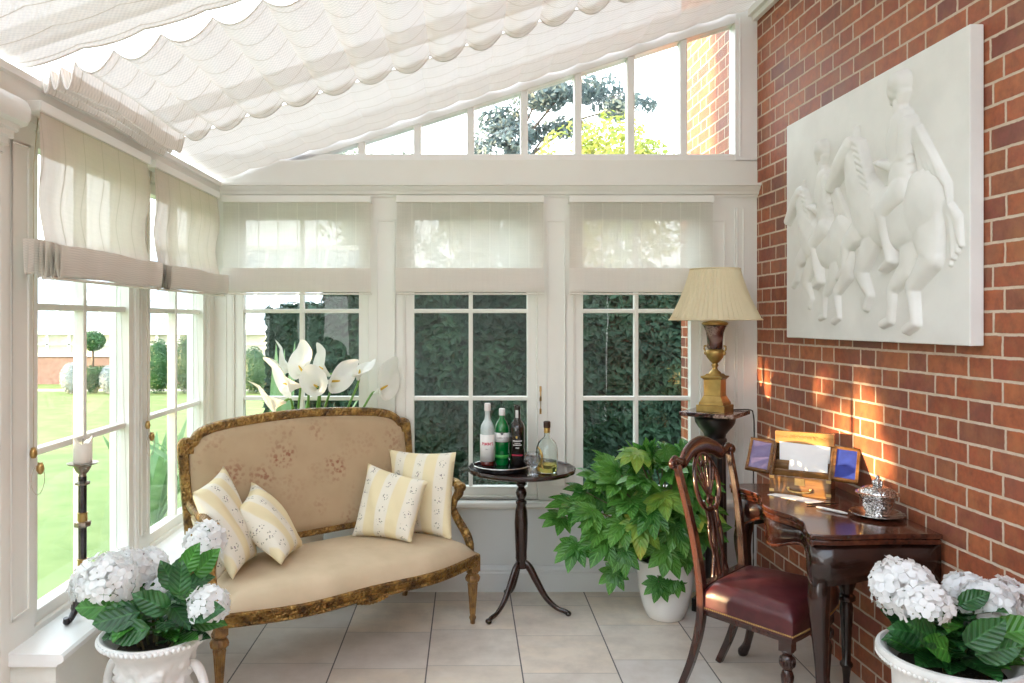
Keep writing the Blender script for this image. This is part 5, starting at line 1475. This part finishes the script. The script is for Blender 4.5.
# right urn: plainer white urn with wide rolled rim
UR = (1.485, 2.355)
urn = thing('hydrangea_urn', 'plain wide-rimmed white urn of white hydrangeas against the brick wall', 'plant', (*UR, 0))
mb = MB(); mb.lathe([(0, .06), (.10, .06), (.108, .08), (.08, .10), (.055, .13), (.05, .16), (.07, .175), (.12, .21), (.152, .27), (.160, .33), (.158, .40), (.160, .45), (.170, .478), (.188, .498), (.202, .508), (.206, .520), (.202, .532), (.192, .534), (.186, .528), (.178, .526), (.165, .512), (.150, .485), (.14, .46), (0, .46)], 72)
for q in range(80):
    a = 2*pi*q/80; mb.ball((.200*cos(a), .200*sin(a), .506), (.007, .007, .007), 6, 5)
ub = mb.build('urn', M['stone'], urn, smooth=50)
mb = MB(); mb.box(-.11, .11, -.11, .11, 0, .06); mb.build('plinth', M['stone'], urn, smooth=0, bevel=.004)
mb = MB(); mb.lathe([(0, .478), (.08, .482), (.146, .480), (.146, .47)], 30); mb.build('soil', M['soil'], urn, smooth=60)
O = Vector((*UR, 0)); hl = MB(); hl2 = MB(); hs = MB()
for (p, Y, r) in [((903, 588), 2.38, .092), ((926, 606), 2.24, .070), ((966, 592), 2.42, .064), ((988, 602), 2.30, .072), ((1004, 604), 2.33, .078), ((900, 600), 2.44, .07), ((955, 605), 2.45, .05)]:
    c = at(*p, Y)-O; head(urn, c, r, rng)
    root = Vector((c.x*.25, c.y*.25, .48)); hs.tube(smoothpath([root, (root+c)/2+Vector((0, 0, .03)), c], 4), .0045, 6)
for i in range(90):
    a = rng.uniform(0, 2*pi); r = rng.uniform(.02, .15); h = rng.uniform(.51, .66)
    d = Vector((cos(a)*.9, sin(a)*.9, rng.uniform(-.15, .75))); b_ = Vector((r*cos(a)*.62, r*sin(a)*.55, h)); d.z = abs(d.z)+.15
    if (b_+d.normalized()*.12).x+UR[0] > 1.70: continue
    hleaf(hl if rng.random() < .8 else hl2, b_, d, Vector((cos(a)*.3, -.5, 1)), rng.uniform(.10, .15), rng)
for (px, py, Y, dx, dz, L) in ((930, 636, 2.28, -.9, .35, .13), (935, 640, 2.22, -.5, .4, .13), (948, 652, 2.22, -.4, .3, .12), (965, 645, 2.18, .4, .5, .13), (990, 635, 2.22, .8, .3, .14), (1000, 648, 2.24, .6, .4, .12), (958, 605, 2.26, .5, .4, .09), (975, 655, 2.20, .5, .3, .12)):
    hleaf(hl2 if rng.random() < .3 else hl, at(px, py, Y)-O, Vector((dx, -.35, dz)), Vector((.1, -1, .6)), L, rng)
hl.build('foliage', M['hleaf'], urn, smooth=60, weld=False); hl2.build('young_leaves', M['hleaf2'], urn, smooth=60, weld=False); hs.build('stems', M['stem'], urn, smooth=80)

# --- calla lilies behind the settee
CL = (-.895, 4.175)
cal = thing('calla_lilies', 'white calla lilies on long green stems standing in the corner behind the settee', 'plant', (*CL, 0))
mb = MB(); mb.lathe([(0, 0), (.075, 0), (.08, .01), (.095, .20), (.112, .50), (.116, .60), (.108, .604), (.104, .58), (0, .58)], 36); mb.build('pot', M['potwhite'], cal, smooth=50)
M['spathe'] = leafmat('calla_spathe', (.86, .86, .83), (.83, .84, .79), 20., .32, .4)
M['lstem'] = pm('fresh_green_stem', (.10, .26, .035), .4, col2=(.16, .34, .06), scale=20)
M['lleaf'] = leafmat('pale_strap_leaf', (.16, .30, .12), (.24, .38, .17), 6., .35, .35)
M['yellow'] = pm('yellow_spadix', (.75, .50, .05), .6)
O = Vector((*CL, 0))
def calla(base, d, L, tipdir, stem_root):
    R = frame(base, d, tipdir); R = R @ Matrix(((0, 0, 1, 0), (0, 1, 0, 0), (1, 0, 0, 0), (0, 0, 0, 1))) if False else R
    # local x runs along the trumpet, local z towards the pointed tip
    mb = MB(); nu_, nv_ = 33, 12
    def sp(u, v):
        a = (u-.5)*2*pi*1.06; c_ = cos(a)
        r = .008+.050*L/.14*v**1.55*(1+.25*c_); r += .026*max(0, v-.62)/.38*(1+.5*c_)*L/.14
        x = L*v*(.74+.26*c_)-.020*max(0, v-.75)/.25*(1-c_)*.6
        if c_ > .8: x += L*.30*v**4*((c_-.8)/.2)**1.5
        return Vector((x, r*sin(a), r*c_+.002*(u-.5)))
    mb.grid(sp, nu_, nv_, M=R)
    o = mb.build('flower', M['spathe'], cal, smooth=180, weld=False)
    mb = MB(); mb.tube([R @ Vector((L*t, 0, .003)) for t in (.1, .3, .5, .62)], [.005, .0065, .006, .003], 8); mb.build('spadix', M['yellow'], o, smooth=80)
    mb = MB(); bs = Vector(base); mb.tube(smoothpath([stem_root, (stem_root*.45+bs*.55)+Vector((0, 0, .02)), bs-Vector(d).normalized()*.03, bs+Vector(d).normalized()*.02], 6), .0065, 8); mb.build('flower_stem', M['lstem'], cal, smooth=80)
for (px, py, Y, d, L, tip) in (
    (303, 386, 4.06, (-.85, -.35, .12), .17, (-.3, .2, 1)), (306, 378, 4.12, (-.35, -.5, .75), .14, (.2, .2, 1)), (318, 388, 4.02, (-.1, -.9, .25), .12, (0, 0, 1)), (326, 382, 4.12, (.65, -.35, .05), .15, (.5, 0, .8)),
    (330, 376, 4.18, (-.6, -.3, .55), .13, (-.3, 0, 1)), (358, 380, 4.16, (.15, -.3, .9), .10, (.8, 0, .5)), (374, 394, 4.30, (.75, -.35, .45), .165, (.4, 0, 1)), (286, 402, 4.04, (-.9, -.35, .0), .15, (-.2, 0, 1)), (296, 372, 4.2, (-.8, -.1, .4), .14, (-.2, 0, 1))):
    rt = Vector((rng.uniform(-.05, .05), rng.uniform(-.04, .04), .58)) if px < 350 else Vector((.06, .02, .58))
    calla(at(px, py, Y)-O, d, L, tip, rt)
lf = MB()
for (dx, dy, L) in ((-.22, .12, .44), (-.12, .08, .50), (.06, .12, .40), (-.30, .1, .40), (.14, .1, .42)):
    blade(lf, Vector((dx*.15, dy*.15, .58)), Vector((dx, dy, 1)), Vector((0, -1, .2)), L, .028, .3, .12, 9)
lf.build('leaves', M['lstem'], cal, smooth=80, weld=False)
# ------------------------------------------------------------------ the garden outside
GZ = -.25
M['lawn'] = leafmat('mown_grass', (.165, .235, .06), (.215, .28, .085), 3., .0, .8)
mb = MB(); mb.box(-70, 60, 4.7, 19.6, GZ-.2, GZ); mb.box(-70, -1.9, -30, 4.7, GZ-.2, GZ)
struct(mb.build('lawn', M['lawn'], smooth=0))
M['gravel'] = pm('pale_gravel', (.62, .56, .46), .9, col2=(.50, .45, .37), scale=30, bump=.3)
mb = MB(); mb.box(-70, 60, 19.6, 60, GZ-.2, GZ); struct(mb.build('path', M['gravel'], smooth=0))
mb = MB(); mb.box(-40, 0, 20.3, 21.4, GZ-.1, GZ+.03); struct(mb.build('lawn', M['lawn'], smooth=0))

def cards(mb, pts, size, rng, up=.3):
    for p, nrm in pts:
        n = Vector(nrm)+Vector((rng.uniform(-.8, .8), rng.uniform(-.8, .8), rng.uniform(-.8, .8)+up)); n.normalize()
        t = n.orthogonal().normalized(); t = Matrix.Rotation(rng.uniform(0, 6.28), 3, n) @ t; s_ = n.cross(t); k = size*rng.uniform(.6, 1.3)
        c = Vector(p)
        mb.add([c-t*k, c-s_*k*.45+n*k*.12, c+t*k, c+s_*k*.45+n*k*.12], [(0, 1, 2, 3)])
M['yew'] = leafmat('dark_yew', (.005, .028, .014), (.020, .062, .030), 2.5, .12, .75)
M['yewcore'] = pm('hedge_core', (.006, .014, .010), .9, col2=(.012, .026, .016), scale=6)  # dark green solid core behind the leaf cards
def hedge(x0, x1, y0, y1, z1, label, seed, N, mat='yew', size=.045):
    rng = random.Random(seed); e = thing('yew_hedge', label, 'hedge', ((x0+x1)/2, (y0+y1)/2, GZ)); O = Vector(e.location)
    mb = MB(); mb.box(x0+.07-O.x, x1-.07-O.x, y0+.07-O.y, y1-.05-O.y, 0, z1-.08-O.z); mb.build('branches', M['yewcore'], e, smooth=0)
    pts = []; h = z1-GZ
    for i in range(N):
        f = rng.random()
        if f < .72: p = Vector((rng.uniform(x0, x1), y0, rng.uniform(GZ, z1))); nr = (0, -1, .3)
        elif f < .86: p = Vector((rng.uniform(x0, x1), rng.uniform(y0, y1), z1)); nr = (0, 0, 1)
        else: p = Vector((x0, rng.uniform(y0, y1), rng.uniform(GZ, z1))); nr = (-1, 0, .3)
        w = .10*mnoise.noise(p*1.9)+.05*mnoise.noise(p*5.)
        p += Vector(nr)*(w+rng.uniform(-.04, .03)); pts.append((p-O, nr))
    mb = MB(); cards(mb, pts, size, rng); mb.build('foliage', M[mat], e, smooth=0, weld=False)
    return e
hedge(-1.32, 3.2, 7.0, 8.2, 2.02, 'tall dark yew hedge outside filling the middle and right back windows', 1, 26000)
hedge(-1.92, -1.25, 7.3, 8.3, 1.66, 'lower block of dark yew hedge outside the left back window', 2, 7000)
rngg = random.Random(8)
def ballplant(name, cat, label, c, r, mat, N, size, squash=1., parent=None, part='foliage'):
    pts = []
    for i in range(N):
        zf = 1-2*(i+.5)/N; rr = sqrt(1-zf*zf); a = i*2.39996; n = Vector((rr*cos(a), rr*sin(a), zf))
        pts.append((Vector((n.x*r, n.y*r, n.z*r*squash))*rngg.uniform(.86, 1.02)+(Vector(c) if parent else Vector((0, 0, 0))), n))
    mb = MB(); cards(mb, pts, size, rngg); mb.ball(tuple(c) if parent else (0, 0, 0), (r*.86, r*.86, r*.86*squash), 14, 10)
    o = mb.build(part if parent else name, M[mat], parent, smooth=0, weld=False)
    if not parent: o.location = c; tag(o, label, cat)
    return o
M['topiary'] = leafmat('clipped_box', (.030, .095, .030), (.06, .15, .045), 4., .1, .5)
M['greybush'] = leafmat('silvery_shrub', (.46, .50, .52), (.38, .43, .43), 4., .15, .6)
M['midbush'] = leafmat('mid_green_shrub', (.05, .11, .05), (.10, .17, .07), 3., .15, .5)
c = at(93, 341, 19.1)
tp = thing('topiary_tree', 'clipped green topiary ball on a stem above a bushy base out on the lawn', 'tree', (c.x, c.y, GZ)); O = Vector(tp.location)
ballplant('', '', '', Vector((0, 0, c.z-GZ)), (.29), 'topiary', 1400, .035, .85, tp, 'crown')
mb = MB(); mb.tube([(0, 0, 0), (0, 0, c.z-GZ)], .03, 8); mb.build('trunk', M['brown'], tp, smooth=60)
mb = MB(); pts = []
for i in range(1200):
    h = rngg.random(); a = rngg.uniform(0, 6.28); r = .05+.30*h**.9
    pts.append((Vector((r*cos(a), r*sin(a), 0.+.66*h)), (cos(a), sin(a), .2)))
cards(mb, pts, .05, rngg); mb.lathe([(.05, .03), (.28, .62), (0, .64)], 14); mb.build('lower_tier', M['topiary'], tp, smooth=0, weld=False)
for (px, py, r, mat, lab, N) in ((72, 378, .27, 'greybush', 'round silvery shrub on the lawn left of the topiary tree', 900), (111, 379, .27, 'greybush', 'round silvery shrub on the lawn right of the topiary tree', 900), (158, 366, .36, 'topiary', 'dark round shrub before the glasshouse seen in the second left window', 900), (187, 364, .33, 'midbush', 'tall mid green shrub seen through the window pane nearest the corner', 900), (254, 370, .36, 'midbush', 'green shrub before the glasshouse left of the lower yew hedge', 900)):
    c = at(px, py, 19.); z_ = c.z; r = max(r, .2); sq = (z_-GZ)/r; ballplant('round_shrub', 'shrub', lab, Vector((c.x, c.y, z_)), r, mat, N*2, .032, sq)
# strap-leaved clumps just outside the glass
def strap(loc, n, L, label, seed):
    rg = random.Random(seed); e = thing('strap_leaf_plant', label, 'plant', loc); mb = MB()
    for i in range(n):
        a = rg.uniform(0, 6.28); sp = rg.uniform(.15, .75)
        blade(mb, Vector((.05*cos(a), .05*sin(a), 0)), Vector((cos(a)*sp, sin(a)*sp, 1)), Vector((-cos(a), -sin(a)-.6, .6)), L*rg.uniform(.7, 1.1), .045, .35, .25*rg.random(), 9)
    o = mb.build('leaves', M['lleaf'], e, smooth=80, weld=False); return e
strap((-1.45, 5.85, GZ), 22, 1.60, 'clump of tall pale sword-like leaves outside the left back window', 3)
strap((-2.78, 6.75, GZ), 16, .95, 'clump of pale arching leaves outside the second left window', 4)

# glasshouse across the lawn
gh = thing('glasshouse', 'long white glasshouse on a low brick wall beyond the lawn', 'building', (-13, 21.6, GZ)); O = Vector(gh.location)
X0, X1 = -28-O.x, -2.6-O.x; Yf = 0.
M['farbrick'] = pm('weathered_brick', (.36, .22, .18), .9, col2=(.28, .16, .13), scale=9)
M['limeglass'] = pm('limewashed_glass', (.40, .44, .50), .3, col2=(.30, .34, .40), scale=1.2)
M['plantpane'] = pm('yellow_plant_glass', (.46, .44, .36), .2, col2=(.62, .58, .44), scale=1.5)  # yellowish plants behind the glass put into the pane colour
mb = MB(); mb.box(X0, X1, Yf, 5.5, 0, .80); mb.build('base_wall', M['farbrick'], gh, smooth=0)
mb = MB(); mb.box(X0, X1, Yf-.08, Yf+.2, .80, .90); mb.box(X0, X1, Yf-.10, Yf+.1, 1.42, 1.52); mb.build('sill_and_gutter', M['white2'], gh, smooth=0)
mb = MB(); mb.box(X0, X1, Yf+.03, Yf+.06, .90, 1.42); mb.build('side_glazing', M['plantpane'], gh, smooth=0)
mb = MB()
x = X0
while x < X1: mb.box(x-.035, x+.035, Yf-.02, Yf+.05, .90, 1.42); x += .62
mb.box(X0, X1, Yf-.02, Yf+.05, 1.12, 1.16); mb.build('mullions', M['white2'], gh, smooth=0)
mb = MB(); mb.add([(X0, Yf, 1.52), (X1, Yf, 1.52), (X1, 2.75, 4.1), (X0, 2.75, 4.1), (X0, 5.5, 1.52), (X1, 5.5, 1.52)], [(0, 1, 2, 3), (3, 2, 5, 4), (0, 3, 4), (1, 5, 2)]); mb.build('roof', M['limeglass'], gh, smooth=0)
mb = MB(); x = X0
while x < X1: mb.add([(x-.05, -.03, 1.54), (x+.05, -.03, 1.54), (x+.05, 2.72, 4.13), (x-.05, 2.72, 4.13)], [(0, 1, 2, 3)]); x += .62
mb.box(X0, X1, 2.65, 2.85, 4.05, 4.2); mb.build('glazing_bars', M['white2'], gh, smooth=0)

# trees beyond
M['cedar'] = leafmat('blue_cedar', (.10, .15, .17), (.17, .22, .22), 1.2, .25, .6)
M['lime'] = leafmat('yellow_green_crown', (.30, .38, .08), (.42, .46, .12), 1.2, .45, .6, col3=(.60, .52, .12))
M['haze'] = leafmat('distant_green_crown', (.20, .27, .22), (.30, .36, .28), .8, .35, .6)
M['bark'] = pm('tree_bark', (.12, .09, .07), .9)
def tree(name, label, loc, blobs, mat, N, size, trunk_h, seed):
    rg = random.Random(seed); e = thing(name, label, 'tree', loc); pts = []
    tot = sum(r[1]*r[2] for r in blobs)
    for (c_, rx, rz) in blobs:
        for i in range(int(N*rx*rz/tot)):
            a = rg.uniform(0, 6.28); zf = rg.uniform(-1, 1); rr = sqrt(1-zf*zf); k = rg.random()**.4
            n_ = Vector((rr*cos(a), rr*sin(a), zf)); p = Vector((c_[0]+n_.x*rx*k, c_[1]+n_.y*rx*k, c_[2]+n_.z*rz*k))
            if mnoise.noise(p*1.1+Vector((seed, 0, 0))) < -.18: continue
            pts.append((p, n_))
    mb = MB(); cards(mb, pts, size, rg); mb.build('crown', M[mat], e, smooth=0, weld=False)
    mb = MB(); mb.tube([(0, 0, 0), (.1, 0, trunk_h*.5), (0, 0, trunk_h)], [.28, .18, .06], 10)
    for (c_, rx, rz) in blobs: mb.tube([(0, 0, min(trunk_h, c_[2]*.75)), ((c_[0])*.6, c_[1]*.6, c_[2]*.95), tuple(c_)], [.08, .04, .015], 6)
    mb.build('trunk', M['bark'], e, smooth=60); return e
tree('cedar_tree', 'tall dark bluish cedar with layered branches beyond the gable window', (1.6, 30, GZ), [((-.3, 0, 8.5), 1.3, 1.0), ((-.2, 0, 9.7), 1.0, .6), ((.7, 0, 9.2), .9, .5), ((1.5, 0, 10.6), 1.4, .5), ((3., 0, 10.9), 1.5, .5), ((4.5, 0, 10.2), 1.3, .45), ((2.2, 0, 9.4), .9, .4), ((0, 0, 6.8), 1.5, .9)], 'cedar', 7500, .15, 9.5, 1)
tree('broadleaf_tree', 'sunlit yellow green tree beyond the right half of the gable window', (4.3, 22, GZ), [((-.2, 0, 6.3), 1.5, 1.5), ((1.1, 0, 6.0), 1.1, 1.2), ((-1.3, 0, 6.2), 1.1, 1.3), ((0, 0, 4.4), 2., 1.4)], 'lime', 9000, .11, 5., 2)
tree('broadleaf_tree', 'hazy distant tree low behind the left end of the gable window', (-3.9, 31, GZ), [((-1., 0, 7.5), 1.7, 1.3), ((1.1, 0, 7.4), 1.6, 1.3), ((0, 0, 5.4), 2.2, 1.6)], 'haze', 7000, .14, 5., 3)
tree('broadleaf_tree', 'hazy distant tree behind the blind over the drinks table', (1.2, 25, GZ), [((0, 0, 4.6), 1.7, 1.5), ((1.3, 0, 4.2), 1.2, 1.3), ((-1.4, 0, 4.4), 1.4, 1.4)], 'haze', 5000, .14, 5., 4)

# added unseen hedges and a tree, placed to block and shape the low sun
M['west'] = leafmat('sun_screen_leaf', (.05, .10, .035), (.09, .15, .05), 2., .15, .5)
def row(label, y0, y1, z1, N, seed, dens=1., x=-13., z0=GZ):
    rg = random.Random(seed); e = thing('sun_screen_hedge', label, 'hedge', (x, (y0+y1)/2, GZ)); O = Vector(e.location); pts = []
    for i in range(N):
        p = Vector((x+rg.uniform(-.45, .45), rg.uniform(y0, y1), z0+(z1-z0)*rg.random()))
        p.z += .25*mnoise.noise(p*.8); p.y += .10*mnoise.noise(p*2.1+Vector((5, 0, 0)))
        pts.append((p-O, (1, 0, .2)))
    mb = MB(); cards(mb, pts, .14, rg, .1); mb.build('foliage', M['west'], e, smooth=0, weld=False)
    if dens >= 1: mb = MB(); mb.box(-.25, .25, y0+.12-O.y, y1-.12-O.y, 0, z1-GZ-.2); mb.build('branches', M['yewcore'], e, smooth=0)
row('added unseen hedge blocking the low sun west of the lawn, the long run behind the house', -9., 1.25, 4.9, 12000, 21)
row('added unseen hedge blocking the low sun west of the lawn, the run facing the conservatory windows', 2.55, 9.5, 3.4, 8000, 22)
row('thin added bush dappling the sun in the unseen hedge gap west of the lawn', 1.62, 2.42, 3.2, 420, 23, .3)

e = thing('sun_screen_tree', 'small added unseen tree whose crown blocks the sun above the gap west of the lawn', 'tree', (-14.6, 1.9, GZ)); rg = random.Random(31); pts = []  # added out of view; its crown stops sun streaks above the gap
for i in range(2600):
    p = Vector((rg.uniform(-.6, .6), rg.uniform(-1.1, 1.1), 2.75+rg.random()*3.0)); p.z += .25*mnoise.noise(p*1.4); pts.append((p, (1, 0, .2)))
mb = MB(); cards(mb, pts, .15, rg, .1); mb.ball((0, 0, 4.5), (.4, .95, 1.45), 16, 10); mb.build('crown', M['west'], e, smooth=0, weld=False)
mb = MB(); mb.tube([(0, .35, 0), (.05, .3, 1.6), (0, .0, 3.4)], [.10, .08, .05], 8); mb.build('trunk', M['bark'], e, smooth=60)
# ------------------------------------------------------------------ light, sky, camera
w = bpy.data.worlds.new('sky'); SC.world = w; w.use_nodes = True
nt = w.node_tree; nt.nodes.clear(); b = NB(nt)
out = nt.nodes.new('ShaderNodeOutputWorld'); bg = nt.nodes.new('ShaderNodeBackground')
X = b.xyz(b.coord('Generated'))
c = b.ramp(X[2], [(0., (1., .98, .95)), (.12, (1., 1., 1.)), (.5, (.86, .93, 1.)), (1., (.70, .84, 1.))])
# thin bright cloud
cl = b.ramp(b.noise(b.coord('Generated'), 3., 5., .6), [(.45, (0, 0, 0)), (.65, (1, 1, 1))])
c = b.mix(b.m('MULTIPLY', cl, .6), c, (1, 1, 1, 1))
nt.links.new(c, bg.inputs[0]); bg.inputs[1].default_value = 3.5
nt.links.new(bg.outputs[0], out.inputs[0])

sl = bpy.data.lights.new('low_sun', 'SUN'); sl.energy = 18.; sl.angle = radians(.53); sl.color = (1., .66, .36)
so = bpy.data.objects.new('low_sun', sl); COL.objects.link(so)
so.rotation_euler = Vector((3.2, .40, -.235)).to_track_quat('-Z', 'Y').to_euler()
so.location = (-6, 2, 4)

cam = bpy.data.cameras.new('camera'); co = bpy.data.objects.new('camera', cam); COL.objects.link(co)
co.location = (0, 0, EYE); co.rotation_euler = (pi/2, 0, 0)
cam.sensor_width = 36; cam.lens = FPX/1024*36
cam.shift_x = (512-CX)/1024; cam.shift_y = (CY-341.5)/1024
cam.clip_start = .05; cam.clip_end = 400
SC.camera = co
SC.view_settings.view_transform = 'Standard'; SC.view_settings.look = 'None'
SC.view_settings.gamma = 1; SC.view_settings.use_curve_mapping = False
SC.view_settings.exposure = .5
SC.cycles.use_denoising = True
try: SC.cycles.denoiser = 'OPENIMAGEDENOISE'
except Exception: pass
SC.cycles.max_bounces = 14; SC.cycles.diffuse_bounces = 6; SC.cycles.transparent_max_bounces = 24; SC.cycles.transmission_bounces = 10
SC.cycles.sample_clamp_indirect = 8.
SC.cycles.caustics_reflective = False; SC.cycles.caustics_refractive = False
